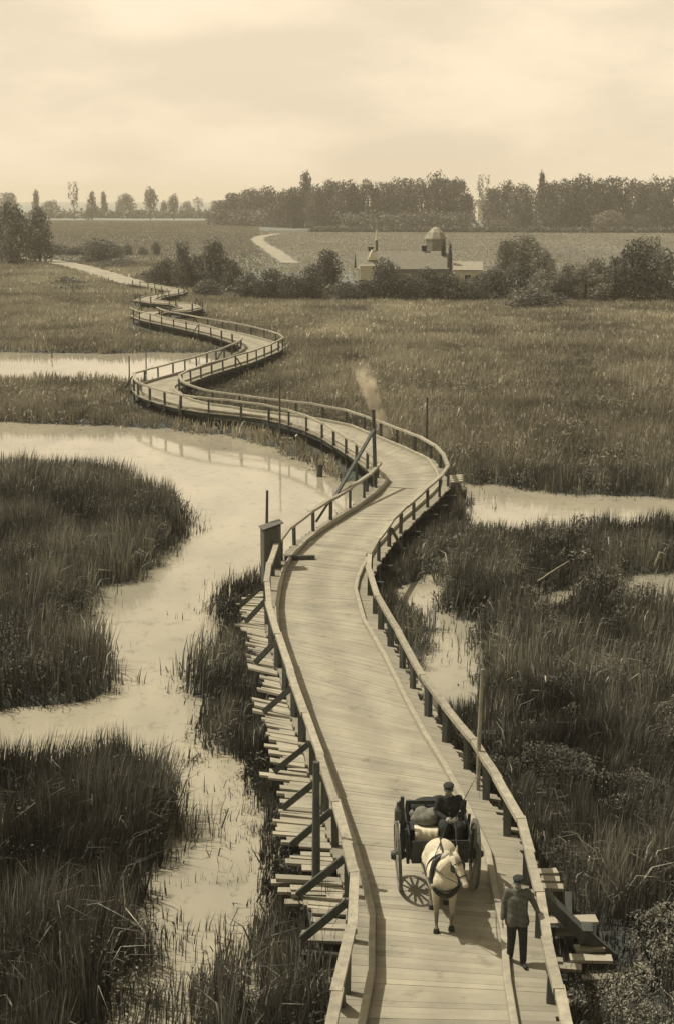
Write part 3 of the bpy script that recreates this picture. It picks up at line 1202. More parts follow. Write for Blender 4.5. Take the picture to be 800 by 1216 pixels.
hp.tube([(-0.08, D2 + 0.08, -0.4), (-0.05, D2 + 0.08, 2.2), (-0.02, D2 + 0.06, 3.75)], [0.06, 0.055, 0.045], 8)
hp.build('pole', M['post'], hut)

bm_ = MB()
a, b = at(338, 662, DZ + 0.09), at(374, 661.5, DZ + 0.09)
ctr = (Vector(a) + Vector(b)) / 2
bm_.beam(Vector(a) - ctr, Vector(b) - ctr, 0.16, 0.14, 0.9)
bm_.beam(Vector(a) - ctr + Vector((0.1, 0, -0.02)), Vector(a) - ctr + Vector((0.28, 0, -0.02)), 0.2, 0.12, 0.7)
o = bm_.build('timber_beam', M['post'], None, bevel=0.012)
o.location = ctr
tag(o, 'short dark beam lying across the deck beside the wooden box', 'beam')


def loose_beam(x0, y0, z0, x1, y1, z1, wdt, label, mat='rail', group='loose timbers on the river bank', name='loose_timber'):
    a, b = Vector(at(x0, y0, z0)), Vector(at(x1, y1, z1))
    c = (a + b) / 2
    mb = MB()
    n = 6
    pts = []
    for i in range(n + 1):
        q = a.lerp(b, i / n) - c
        q += Vector((random.random() - .5, random.random() - .5, random.random() - .5)) * 0.03
        pts.append(q)
    mb.tube(pts, [wdt * (1 - 0.35 * i / n) for i in range(n + 1)], 7)
    o = mb.build(name, M[mat], None, smooth=False)
    o.location = c
    tag(o, label, 'timber', group)
    return o


loose_beam(330, 522, 0.35, 348, 521, 0.4, 0.12, 'pale log lying flat at the water edge under the bridge')
loose_beam(332, 526, 0.28, 346, 525.5, 0.3, 0.12, 'lower pale log resting nearest the water below the bridge')
loose_beam(352, 517, 0.9, 364, 531, 0.2, 0.10, 'pale timber leaning down from the bridge to the bank')
loose_beam(638, 690, 0.85, 674, 666, 1.1, 0.03, 'bleached dead branch lying over the dark reeds', group='dead wood in the marsh', name='dead_branch')
loose_beam(163, 1082, 0.3, 175, 1120, 0.2, 0.03, 'thin bent stick in the left front reeds', group='dead wood in the marsh', name='dead_branch')

stump = MB()
c0 = at(379, 566, 0.0)
stump.tube([(0, 0, -0.4), (0.03, 0, 0.3), (0, 0.02, 0.62)], [0.17, 0.14, 0.12], 8)
stump.tube([(0.05, 0, 0.3), (0.22, 0, 0.6), (0.27, 0, 0.8)], [0.06, 0.05, 0.03], 6)
stump.tube([(-0.05, 0, 0.4), (-0.15, 0.05, 0.7)], [0.05, 0.03], 6)
o = stump.build('tree_stump', M['post'])
o.location = (c0[0], c0[1], 0)
tag(o, 'broken stump with two stubs standing in the river beside the rail', 'stump')

for (x, yb, ht, lab) in ((154, 449, 1.75, 'thin stake standing in the water just left of the bridge bend'), (174, 444, 1.75, 'thin stake in the channel behind the left bend rail'),
                         (62, 425, 0.8, 'short stake in the far left channel')):
    s_ = MB()
    c0 = at(x, yb, 0.0)
    s_.tube([(0, 0, -0.4), (0.02, 0, ht)], [0.055, 0.045], 6)
    o = s_.build('mooring_stake', M['post'])
    o.location = (c0[0], c0[1], 0)
    tag(o, lab, 'stake', 'stakes in the side channel')

# smoke that rises behind the bend
sm = bpy.data.materials.new('smoke')
sm.use_nodes = True
nt = sm.node_tree
nt.nodes.clear()
out = nt.nodes.new('ShaderNodeOutputMaterial')
pv = nt.nodes.new('ShaderNodeVolumePrincipled')
pv.inputs['Color'].default_value = (0.95, 0.88, 0.7, 1)
tcn = nt.nodes.new('ShaderNodeTexCoord')
nz = nt.nodes.new('ShaderNodeTexNoise')
nz.inputs['Scale'].default_value = 1.3
nz.inputs['Detail'].default_value = 5
nt.links.new(tcn.outputs['Object'], nz.inputs['Vector'])
mr = nt.nodes.new('ShaderNodeMapRange')
mr.inputs['From Min'].default_value = 0.40
mr.inputs['From Max'].default_value = 0.66
mr.inputs['To Max'].default_value = 4.5
nt.links.new(nz.outputs['Fac'], mr.inputs['Value'])


def mth(op, a, b=None):
    n = nt.nodes.new('ShaderNodeMath')
    n.operation = op
    for i, v in enumerate((a, b)):
        if v is None:
            continue
        if isinstance(v, (int, float)):
            n.inputs[i].default_value = v
        else:
            nt.links.new(v, n.inputs[i])
    return n.outputs[0]


sx_ = nt.nodes.new('ShaderNodeSeparateXYZ')
nt.links.new(tcn.outputs['Object'], sx_.inputs['Vector'])
wid = mth('ADD', mth('MULTIPLY', sx_.outputs['Z'], 0.10), 0.26)
dx_ = mth('DIVIDE', mth('ADD', sx_.outputs['X'], mth('MULTIPLY', sx_.outputs['Z'], 0.37)), wid)
dy_ = mth('DIVIDE', sx_.outputs['Y'], wid)
r2 = mth('ADD', mth('MULTIPLY', dx_, dx_), mth('MULTIPLY', dy_, dy_))
fall = mth('MAXIMUM', mth('SUBTRACT', 1.0, r2), 0.0)
vert = mth('MAXIMUM', mth('MINIMUM', mth('MULTIPLY', mth('SUBTRACT', 4.6, sx_.outputs['Z']), 0.7), 1.0), 0.0)
den = mth('MULTIPLY', mth('MULTIPLY', fall, vert), mr.outputs['Result'])
nt.links.new(den, pv.inputs['Density'])
nt.links.new(pv.outputs['Volume'], out.inputs['Volume'])
s_ = MB()
c0 = at(462, 527, 0.3)
s_.tube([(0.0, 0, 0.05), (-1.7, 0, 4.6)], [0.34, 0.80], 16)
o = s_.build('smoke', sm, None, smooth=True)
o.location = (c0[0], c0[1], 0.3)
tag(o, 'pale wisp of smoke rising behind the bend of the bridge', None, None, 'stuff')

# ------------------------------------------------------------------ trees and bushes


def leaf_mesh(name, lobes, n, size, flat=0.6, seed=0, hollow=0.55, top_light=0.0):
    """many small leaf clumps through the volume of some lobes (centre, radii)"""
    r = np.random.default_rng(seed)
    vol = np.array([l[1][0] * l[1][1] * l[1][2] for l in lobes]) ** 0.75
    pick = r.choice(len(lobes), n, p=vol / vol.sum())
    C = np.array([l[0] for l in lobes])[pick]
    Rr = np.array([l[1] for l in lobes])[pick]
    d = r.normal(size=(n, 3))
    d /= np.linalg.norm(d, axis=1)[:, None]
    rad = hollow + (1.06 - hollow) * r.random(n) ** 0.8
    P = C + d * Rr * rad[:, None] + r.normal(size=(n, 3)) * size * 0.5
    P[:, 2] = np.maximum(P[:, 2], 0.01)
    nrm = d + r.normal(size=(n, 3)) * flat
    nrm /= np.linalg.norm(nrm, axis=1)[:, None]
    a = np.cross(nrm, r.normal(size=(n, 3)))
    a /= np.linalg.norm(a, axis=1)[:, None]
    b = np.cross(nrm, a)
    s = size * (0.5 + r.random(n))[:, None]
    V = np.stack([P - a * s, P - b * s * 0.55, P + a * s, P + b * s * 0.55], 1).reshape(-1, 3)
    base = np.arange(n) * 4
    Q = np.stack([base, base + 1, base + 2, base + 3], 1)
    lt = (0.75 + 0.5 * r.random(len(lobes)))[pick]
    c = lt * (0.55 + 0.9 * r.random(n))
    return mesh_np(name, V, Q, None, np.repeat(c, 4))


def lobes_round(seed, n=16, z0=0.18, pointy=0.0, spread=0.33, size=0.17):
    r = random.Random(seed)
    L = []
    for i in range(n):
        t = (i + 0.5) / n
        zc = z0 + (1 - z0 - size * 0.9) * t + (r.random() - 0.5) * 0.06
        prof = math.sin(math.pi * (0.18 + 0.78 * t)) ** 0.7 * (1 - pointy * t)
        ph = i * 2.4 + r.random()
        rr = spread * prof * (0.45 + 0.6 * r.random())
        s = size * (0.75 + 0.6 * r.random()) * (1 - 0.45 * pointy * t)
        L.append(((rr * math.cos(ph), rr * math.sin(ph), max(zc, s * 0.7)), (s * 1.1, s * 1.1, s * 0.9)))
    return L


def trunk_mesh(seed, top=0.6, r0=0.028, limbs=5):
    r = random.Random(seed)
    mb = MB()
    pts = [(0, 0, -0.03), (0.01, 0, 0.1), (0.0, 0.01, 0.3), ((r.random() - .5) * .06, 0, top)]
    mb.tube(pts, [r0 * 1.25, r0, r0 * 0.8, r0 * 0.3], 7)
    for i in range(limbs):
        z = 0.16 + (top - 0.2) * i / limbs
        ph = i * 2.2 + r.random()
        e = 0.22 + 0.1 * r.random()
        mb.tube([(0, 0, z), (e * 0.5 * math.cos(ph), e * 0.5 * math.sin(ph), z + 0.09), (e * math.cos(ph), e * math.sin(ph), z + 0.22)], [r0 * 0.5, r0 * 0.35, r0 * 0.12], 5)
    return mb.mesh('trunk')


KINDS = {}


def add_kind(k, crown, trunk):
    KINDS.setdefault(k, []).append((crown, trunk))


for s_ in range(4):
    add_kind('round', leaf_mesh('crown', lobes_round(s_ * 7 + 1, 24, 0.06, 0, 0.36, 0.17), 4200, 0.026, seed=s_), trunk_mesh(s_))
for s_ in range(3):
    add_kind('broad', leaf_mesh('crown', lobes_round(s_ * 5 + 80, 26, 0.06, 0, 0.42, 0.16), 4600, 0.025, seed=s_ + 10), trunk_mesh(s_ + 10))
add_kind('poplar', leaf_mesh('crown', lobes_round(33, 14, 0.08, 0.55, 0.16, 0.2), 1700, 0.034, seed=21), trunk_mesh(21, 0.8))
add_kind('conical', leaf_mesh('crown', lobes_round(37, 18, 0.12, 0.85, 0.42, 0.17), 1700, 0.032, seed=22), trunk_mesh(22, 0.8))
add_kind('airy', leaf_mesh('crown', lobes_round(41, 10, 0.45, 0, 0.28, 0.12), 420, 0.028, seed=23, hollow=0.2), trunk_mesh(23, 0.75, 0.022))
add_kind('airy', leaf_mesh('crown', lobes_round(47, 12, 0.35, 0, 0.34, 0.12), 480, 0.028, seed=24, hollow=0.2), trunk_mesh(24, 0.7, 0.022))
add_kind('standard', leaf_mesh('crown', lobes_round(43, 12, 0.42, 0, 0.32, 0.18), 1500, 0.034, seed=25), trunk_mesh(25, 0.65, 0.03))
for s_ in range(4):
    add_kind('bush', leaf_mesh('crown', lobes_round(s_ * 3 + 100, 20, 0.04, 0, 0.38, 0.18), 3600, 0.026, seed=s_ + 30), trunk_mesh(s_ + 30, 0.5, 0.03))
for s_ in range(2):
    L = lobes_round(s_ * 3 + 130, 16, 0.05, 0.3, 0.34, 0.15) + [((0.2 * math.cos(a), 0.2 * math.sin(a), 0.8), (0.07, 0.07, 0.2)) for a in (0.3, 2.2, 4.1)]
    add_kind('willow', leaf_mesh('crown', L, 3400, 0.024, flat=1.2, seed=s_ + 40), trunk_mesh(s_ + 40, 0.6, 0.035, 7))
add_kind('low', leaf_mesh('crown', lobes_round(151, 18, 0.02, 0, 0.42, 0.22), 2200, 0.034, seed=51), trunk_mesh(51, 0.4, 0.025))
add_kind('low', leaf_mesh('crown', lobes_round(157, 18, 0.02, 0, 0.42, 0.22), 2200, 0.034, seed=52), trunk_mesh(52, 0.4, 0.025))
SCALE_W = {'round': 1.0, 'broad': 0.92, 'poplar': 1.9, 'conical': 1.05, 'airy': 1.15, 'standard': 1.05, 'bush': 0.92, 'willow': 1.0, 'low': 0.82}


def tree(x, yb, yt, wpx, kind, label, group, pale=False, name='tree', k=None):
    p = at(x, yb, 0.42)
    s = F / depth(p)
    h = (yb - yt) / s
    wd = wpx / s * SCALE_W[kind] * (1.6 if group == WOOD and kind in ('round', 'broad') else 1.45 if name == 'bush' else 1.0)
    t = thing(name, label, 'bush' if name == 'bush' else 'tree', tuple(p), random.random() * 6.28, group)
    t.scale = (wd, wd * (0.9 + 0.2 * random.random()), h)
    cm, tm = KINDS[kind][(random.randrange(9) if k is None else k) % len(KINDS[kind])]
    o = bpy.data.objects.new('crown', cm)
    COL.objects.link(o)
    o.parent = t
    if not cm.materials:
        cm.materials.append(M['leaf'])
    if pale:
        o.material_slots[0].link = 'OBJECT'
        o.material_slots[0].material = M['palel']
    o2 = bpy.data.objects.new('trunk', tm)
    COL.objects.link(o2)
    o2.parent = t
    if not tm.materials:
        tm.materials.append(M['bark'])
    return t


WOOD = 'trees of the dark wood on the horizon'
for a in [
    (262, 264, 237, 24, 'round', 'low tree at the very left tip of the dark wood'),
    (279, 265, 228, 28, 'round', 'second tree from the left tip of the dark wood'),
    (298, 266, 222, 30, 'broad', 'rounded tree third from the left tip of the wood'),
    (319, 267, 220, 32, 'broad', 'broad tree fourth from the left tip of the wood'),
    (337, 270, 224, 27, 'round', 'lower tree fifth from the left tip, over the sandy track'),
    (350, 271, 221, 22, 'round', 'round tree touching the left side of the broad poplar'),
    (364, 270, 195, 19, 'poplar', 'tall blunt poplar that stands above the left part of the wood'),
    (378, 272, 218, 22, 'round', 'round tree touching the right side of the blunt poplar'),
    (395, 271, 211, 32, 'broad', 'broad tree second to the right of the blunt poplar'),
    (416, 271, 213, 30, 'round', 'tree third to the right of the blunt poplar'),
    (437, 271, 212, 30, 'broad', 'tree straight above the thin mast of the farm'),
    (458, 271, 215, 28, 'round', 'slightly lower tree left of the line of the farm tower'),
    (479, 271, 210, 32, 'round', 'tree in the wood two crowns left of the farm tower line'),
    (500, 271, 211, 30, 'broad', 'broad tree in the wood just left of the farm tower line'),
    (521, 271, 206, 32, 'round', 'tallest round crown, above the farm tower'),
    (541, 271, 210, 27, 'round', 'tall crown left of the gap in the wood'),
    (553, 271, 228, 16, 'round', 'small tree at the left edge of the gap in the wood'),
    (584, 271, 221, 20, 'round', 'small tree at the right edge of the gap in the wood'),
    (600, 272, 213, 28, 'broad', 'tree second to the right of the gap in the wood'),
    (620, 273, 217, 26, 'round', 'tree with a lower crown just left of the thin pointed poplar'),
    (641, 273, 195, 12, 'poplar', 'thin pointed poplar rising above the right part of the wood'),
    (647, 274, 214, 26, 'round', 'round tree leaning against the thin pointed poplar'),
    (666, 273, 211, 30, 'broad', 'broad tree second to the right of the thin poplar'),
    (686, 273, 206, 34, 'round', 'highest crown to the right of the thin poplar'),
    (707, 273, 211, 30, 'broad', 'tree behind the pale round bush at the wood foot'),
    (729, 273, 209, 32, 'round', 'tree right behind the pale bush at the wood foot'),
    (751, 273, 211, 30, 'broad', 'third tree from the right end of the wood'),
    (773, 273, 211, 30, 'round', 'second tree from the right end of the wood'),
    (797, 273, 209, 32, 'broad', 'last tree at the right end of the wood'),
]:
    tree(*a, WOOD)
for a in [
    (572, 262, 204, 22, 'airy', 'thin misty tree seen through the gap in the wood', WOOD, True),
    (416, 272, 254, 26, 'low', 'pale low bush at the wood foot left of the mast', 'bushes along the foot of the wood', True, 'bush'),
    (451, 272, 256, 18, 'low', 'small bush at the wood foot right of the mast', 'bushes along the foot of the wood', False, 'bush'),
    (593, 274, 259, 24, 'low', 'low bush at the wood foot right of the gap', 'bushes along the foot of the wood', True, 'bush'),
    (724, 274, 249, 38, 'bush', 'pale domed bush at the wood foot on the right', 'bushes along the foot of the wood', True, 'bush'),
    (757, 274, 254, 24, 'bush', 'dark domed bush beside the pale one at the wood foot', 'bushes along the foot of the wood', False, 'bush'),
]:
    tree(*a)

MISTY = 'single trees in the mist on the left horizon'
for a in [
    (-62, 259, 226, 34, 'round', 'misty round tree furthest to the left on the horizon'),
    (-24, 259, 232, 30, 'broad', 'misty spreading tree second from the left on the horizon'),
    (10, 259, 228, 30, 'round', 'misty tree behind the big dark tree at the left'),
    (44, 259, 221, 9, 'poplar', 'narrow misty poplar behind the big dark tree at the left'),
    (60, 258, 237, 30, 'low', 'low misty clump left of the tall bare-stemmed tree'),
    (89, 261, 213, 17, 'airy', 'tall loose tree on a bare stem in the mist'),
    (110, 261, 225, 21, 'conical', 'misty tree of conical shape left of the slim poplar'),
    (124, 259, 223, 8, 'poplar', 'slim dark poplar in the mist'),
    (151, 258, 229, 26, 'broad', 'pale rounded tree between the poplar and the lollipop tree'),
    (179, 261, 223, 20, 'standard', 'dark round crown on a clear trunk like a lollipop'),
    (195, 258, 238, 11, 'round', 'small ball of a tree right of the lollipop tree'),
    (207, 261, 231, 17, 'standard', 'lopsided tree on a thin trunk right of the small ball tree'),
    (222, 257, 238, 18, 'low', 'faint low clump right of the lopsided tree'),
    (236, 257, 233, 18, 'airy', 'faint loose tree nearest the left tip of the wood'),
    (140, 259, 248, 9, 'low', 'tiny shrub at the foot of the pale rounded tree'),
]:
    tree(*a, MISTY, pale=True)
for a in [
    (14, 316, 238, 52, 'broad', 'big dark tree reaching in at the left edge', None),
    (48, 312, 246, 44, 'bush', 'dark tree beside the dirt road at the left edge', None),
]:
    tree(*a)
BUSHES = 'bushes along the far side of the marsh'
for a in [
    (-40, 316, 262, 60, 'bush', 'dark bush outermost on the left of the dirt road'),
    (66, 303, 288, 22, 'low', 'low bush between the dark left trees and the road'),
    (92, 303, 292, 30, 'low', 'low hedge-like bush left of the leafy road bush'),
    (118, 312, 282, 40, 'bush', 'leafy bush above the bend of the dirt road'),
    (140, 306, 291, 16, 'bush', 'small bush touching the leafy road bush'),
    (152, 303, 290, 12, 'bush', 'tiny bush standing alone right of the leafy road bush'),
    (170, 303, 293, 10, 'low', 'tuft of a bush in the field left of the upright bush'),
    (186, 303, 287, 10, 'bush', 'small upright bush in the field'),
    (132, 316, 309, 34, 'low', 'dark low growth on the upper edge of the road'),
    (182, 337, 318, 24, 'low', 'low growth by the road end, first of the dark clump'),
    (200, 341, 306, 30, 'bush', 'bush at the left of the dark clump behind the bridge end'),
    (217, 344, 286, 24, 'willow', 'tall thin bush sticking up from the left of the dark clump'),
    (234, 343, 300, 30, 'bush', 'middle bush of the dark clump behind the bridge end'),
    (256, 346, 282, 30, 'round', 'tallest dark bush in the clump behind the bridge end'),
    (276, 349, 308, 26, 'bush', 'bush sloping down at the right of the dark clump'),
    (247, 352, 330, 30, 'low', 'low bush before the tallest dark bush'),
    (296, 354, 323, 32, 'bush', 'bush left of the pair below the sandy track'),
    (322, 355, 318, 34, 'bush', 'bush right below the sandy track'),
    (347, 356, 324, 30, 'bush', 'bush between the sandy track and the dark pointed bush'),
    (370, 355, 312, 28, 'bush', 'bush leaning on the left of the dark pointed bush'),
    (389, 349, 295, 26, 'round', 'dark pointed bush left of the farmhouse'),
    (411, 357, 334, 26, 'bush', 'bush below the left gable of the farmhouse'),
    (433, 357, 332, 24, 'bush', 'bush below the mast of the farm'),
    (456, 356, 305, 36, 'bush', 'large dark bush in front of the farmhouse roof'),
    (482, 357, 324, 30, 'bush', 'bush before the middle of the farmhouse'),
    (506, 357, 317, 32, 'bush', 'bush below the farm tower'),
    (531, 357, 321, 34, 'bush', 'bush right below the tower and the white shed'),
    (559, 357, 330, 30, 'bush', 'bush right in front of the white shed'),
    (588, 357, 318, 34, 'willow', 'bush right of the white shed'),
    (600, 325, 284, 26, 'willow', 'loose pale bush left of the large round bush'),
    (621, 320, 276, 46, 'round', 'large round dark bush standing in the pale field'),
    (642, 333, 296, 36, 'willow', 'pale willow bush right below the large round bush'),
    (616, 350, 310, 38, 'bush', 'bush below the large round bush'),
    (645, 356, 318, 36, 'bush', 'dark bush below the pale willow bush'),
    (636, 364, 343, 58, 'low', 'low dark bush that juts out into the marsh'),
    (671, 356, 326, 32, 'bush', 'bush right behind the low jutting bush'),
    (694, 356, 314, 38, 'willow', 'light feathery bush left of the tall right bushes'),
    (713, 357, 324, 34, 'bush', 'dark bush at the foot of the light feathery bush'),
    (730, 357, 303, 34, 'willow', 'leaning willow before the tall bush at the right'),
    (752, 358, 284, 42, 'bush', 'tall bush at the right side of the bush belt'),
    (706, 350, 306, 30, 'willow', 'pale bush rising behind the light feathery bush'),
    (675, 346, 312, 30, 'willow', 'pale bush between the dark bush and the feathery bush'),
    (768, 352, 280, 40, 'willow', 'pale feathery bush behind the tall right bush'),
    (575, 352, 322, 26, 'bush', 'small bush touching the right end of the shed'),
    (783, 358, 292, 44, 'bush', 'last bush at the right end of the bush belt'),
]:
    nm = a[5].lower()
    tree(*a, BUSHES, pale=('pale' in nm or 'light' in nm), name='bush')

# clipped hedge along the foot of the wood and brush in the wood
hv = []
L = []
pa, pb = at(372, 275.5, 0.4), at(1150, 278, 0.4)
for k in range(190):
    c = pa + (pb - pa) * (k / 189)
    L.append(((c[0], c[1], 1.1 + 0.4 * random.random()), (2.6, 1.4, 1.1)))
o = link('hedge', leaf_mesh('hedge', L, 14000, 0.55, seed=77), M['leaf'])
tag(o, 'long dark hedge between the pale field and the wood', 'hedge', None, None)
L = []
for k in range(150):
    c = at(258 + k * 3.7, 267 + min(5, k * 0.12) + random.random(), 0.4)
    if 556 < 258 + k * 3.7 < 580:
        continue
    L.append(((c[0], c[1] + 6, 3.0), (6.5, 5, 3.4 + 2.5 * random.random())))
o = link('undergrowth', leaf_mesh('undergrowth', L, 14000, 0.8, seed=78), M['leaf'])
tag(o, 'dark undergrowth between the trunks of the wood', None, None, 'stuff')
L = []
for k in range(60):
    c = at(40 + k * 3.6, 258.5 + random.random(), 0.4)
    L.append(((c[0], c[1], 2.0), (9, 5, 2.0 + 2.5 * random.random())))
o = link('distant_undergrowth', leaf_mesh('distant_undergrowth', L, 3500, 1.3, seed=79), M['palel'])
tag(o, 'faint growth along the misty horizon', None, None, 'stuff')
for yy, n, x0, x1 in ((345, 900, 270, 820),):
    L = []
    for k in range(70):
        c = at(x0 + (x1 - x0) * k / 69, yy + random.random() * 8, 0.4)
        L.append(((c[0], c[1], 0.8), (3.2, 2.0, 0.9 + 0.7 * random.random())))
    o = link('undergrowth', leaf_mesh('undergrowth', L, 12000, 0.22, seed=80), M['leaf'])
    tag(o, 'low growth between the bushes along the marsh edge', None, None, 'stuff')
L = []
for k in range(40):
    x = 66 + random.random() * 120
    y = 309 + random.random() * 40
    if 300 + (x - 20) * 0.26 - 8 < y < 312 + (x - 20) * 0.26 + 2:
        continue
    c = at(x, y, 0.4)
    L.append(((c[0], c[1], 0.4), (1.6 + random.random(), 1.4, 0.6 + 0.6 * random.random())))
o = link('undergrowth', leaf_mesh('undergrowth', L, 3000, 0.22, seed=81), M['leaf'])
tag(o, 'scattered low growth beside the dirt road', None, None, 'stuff')

# ------------------------------------------------------------------ the farm behind the bushes


def window(parent, x, y, z, w_, h_, ax='y', s=-1, name='window'):
    f = MB()
    t = 0.05
    def bx(u0, v0, u1, v1, d0, d1):
        if ax == 'y':
            f.box((x + u0, y + min(d0, d1) * 1, z + v0), (x + u1, y + max(d0, d1), z + v1), 1.0)
        else:
            f.box((x + min(d0, d1), y + u0, z + v0), (x + max(d0, d1), y + u1, z + v1), 1.0)
    for (u0, v0, u1, v1) in ((-w_ / 2 - .08, -.08, w_ / 2 + .08, 0), (-w_ / 2 - .08, h_, w_ / 2 + .08, h_ + .08), (-w_ / 2 - .08, 0, -w_ / 2, h_), (w_ / 2, 0, w_ / 2 + .08, h_), (-.025, 0, .025, h_)):
        bx(u0, v0, u1, v1, 0.02 * s, (0.02 + t) * s)
    fo = f.build('window', M['white'], parent)
    g_ = MB()
    f = g_
    bx(-w_ / 2, 0, w_ / 2, h_, 0.005 * s, 0.03 * s)
    g_.build('pane', M['glass'], fo)
    return fo


def gable_house(name, label, cat, loc, rz, lx, ly, hw, hr, wall, roof, wins=3, chim=None):
    t = thing(name, label, cat, loc, rz)
    wb = MB()
    x0, y0 = lx / 2, ly / 2
    V = [(-x0, -y0, 0), (x0, -y0, 0), (x0, y0, 0), (-x0, y0, 0), (-x0, -y0, hw), (x0, -y0, hw), (x0, y0, hw), (-x0, y0, hw), (-x0, 0, hr), (x0, 0, hr)]
    wb.add(V, [(0, 1, 5, 4), (1, 2, 6, 9, 5), (2, 3, 7, 6), (3, 0, 4, 8, 7), (0, 3, 2, 1)], 1.0)
    wb.build('wall', M[wall], t)
    r = MB()
    ov = 0.3
    k = (hr - hw) / y0
    for s in (-1, 1):
        a0 = (-x0 - ov, s * (y0 + ov), hw - k * ov + 0.03)
        a1 = (x0 + ov, s * (y0 + ov), hw - k * ov + 0.03)
        b0 = (-x0 - ov, 0, hr + 0.05)
        b1 = (x0 + ov, 0, hr + 0.05)
        th = 0.12
        vs = [a0, a1, b1, b0] + [(p[0], p[1], p[2] + th) for p in (a0, a1, b1, b0)]
        r.add(vs, [(0, 1, 2, 3), (7, 6, 5, 4), (0, 4, 5, 1), (1, 5, 6, 2), (2, 6, 7, 3), (3, 7, 4, 0)], 1.0)
    ro = r.build('roof', M[roof], t)
    for c in chim or []:
        cb = MB()
        zr = hr - k * abs(c[1])
        cb.box((c[0] - .35, c[1] - .35, zr - 0.5), (c[0] + .35, c[1] + .35, zr + c[2]))
        cb.box((c[0] - .43, c[1] - .43, zr + c[2]), (c[0] + .43, c[1] + .43, zr + c[2] + 0.15))
        cb.build('chimney', M['cartp' if len(c) < 4 else c[3]], ro)
    for i in range(wins):
        window(t, -x0 + lx * (i + 0.5) / wins, -y0, hw * 0.38, 0.9, 1.1)
    d = MB()
    d.box((lx * 0.06, -y0 - 0.05, 0), (lx * 0.06 + 1.0, -y0 - 0.003, 2.0))
    d.build('door', M['cartw'], t)
    return t


p = at(476, 343, 0.4)
s = F / depth(p)
fh = gable_house('farmhouse', 'long low farmhouse with a grey roof half hidden by bushes', 'house', tuple(p), R(3), 13.2, 6.0, (343 - 318) / s, (343 - 300) / s, 'wall', 'roof', 5,
                 [(3.4, 0.3, 1.0), (-4.6, 0.4, 0.9)])
wing = MB()
hw, hr = (343 - 314) / s, (343 - 296) / s
wing.add([(-6.5, -4.0, 0), (-3.9, -4.0, 0), (-3.9, -2.8, 0), (-6.5, -2.8, 0), (-6.5, -4.0, hw), (-3.9, -4.0, hw), (-3.9, -2.8, hw), (-6.5, -2.8, hw)],
         [(0, 1, 5, 4), (1, 2, 6, 5), (3, 0, 4, 7), (4, 5, 6, 7)], 1.0)
wing.build('wing_wall', M['white'], fh)
dm = MB()
dm.add([(-5.2, -1.9, hr - 1.6), (-3.8, -1.9, hr - 1.6), (-4.5, -1.9, hr - 0.1), (-5.2, 0.6, hr - 1.6), (-3.8, 0.6, hr - 1.6), (-4.5, 0.6, hr - 0.1)], [(0, 1, 2), (0, 2, 5, 3), (1, 4, 5, 2), (3, 5, 4)], 1.0)
dm.build('dormer', M['white'], fh)

p = at(446.5, 342, 0.4)
s = F / depth(p)
ms = MB()
ms.tube([(0, 0, -0.2), (0, 0, 42 / s), (0, 0, 56 / s)], [0.22, 0.2, 0.18], 8, 0.25)
ms.tube([(0, 0, 56 / s + 0.004), (0, 0, 68 / s)], [0.17, 0.10], 8, 1.2)
o = ms.build('mast', M['white'], None)
o.location = p
tag(o, 'thin mast with a white top rising beside the farmhouse', 'mast')

p = at(516, 341, 0.4)
s = F / depth(p)
tw = thing('round_tower', 'eight sided farm tower with a pale pointed cap behind the farmhouse', 'tower', tuple(p), R(22.5))
tb = MB()
n = 8
H1, H2_ = (341 - 285) / s, (341 - 270.5) / s
rad = 12.5 / s
tb.tube([(0, 0, 0), (0, 0, H1)], [rad * 1.06, rad], n)
tb.build('wall', M['wall'], tw)
tr_ = MB()
tr_.tube([(0, 0, H1 + 0.003), (0, 0, H1 + 0.15), (0, 0, H1 + (H2_ - H1) * 0.55), (0, 0, H1 + (H2_ - H1) * 0.85), (0, 0, H2_)], [rad * 1.06, rad * 1.05, rad * 0.76, rad * 0.40, 0.08], n)
tr_.build('roof', M['proof'], tw)
for an in (-90, -45, -135):
    a_ = R(an - 22.5 + 22.5)
    wb = MB()
    c = Vector((math.cos(R(an)), math.sin(R(an)), 0))
    tt = Vector((-c.y, c.x, 0))
    rr = rad * 0.95
    for zz in (H1 * 0.62,):
        wb.beam(c * rr + Vector((0, 0, zz)), c * rr + Vector((0, 0, zz + 1.1)), 0.6, 0.14, 1.0, up=c)
    wb.build('window', M['glass'], tw)
tree(525, 343, 278, 9, 'poplar', 'narrow dark tree touching the right side of the farm tower', 'two slim trees beside the farm tower')
tree(533, 344, 281, 7, 'poplar', 'slimmer dark tree a step right of the farm tower', 'two slim trees beside the farm tower')

p = at(555, 344, 0.4)
s = F / depth(p)
gable_house('shed', 'small whitewashed shed right of the tower behind bushes', 'shed', tuple(p), R(-6), 30 / s, 4.0, 24 / s, 32 / s, 'white', 'proof', 1)
p = at(571, 262, 0.4)
s = F / depth(p)
gable_house('distant_house', 'tiny pale house far away in the gap of the wood', 'house', tuple(p), R(10), 13 / s, 7.0, 15 / s, 24 / s, 'white', 'proof', 3)

# ------------------------------------------------------------------ people, horse and cart


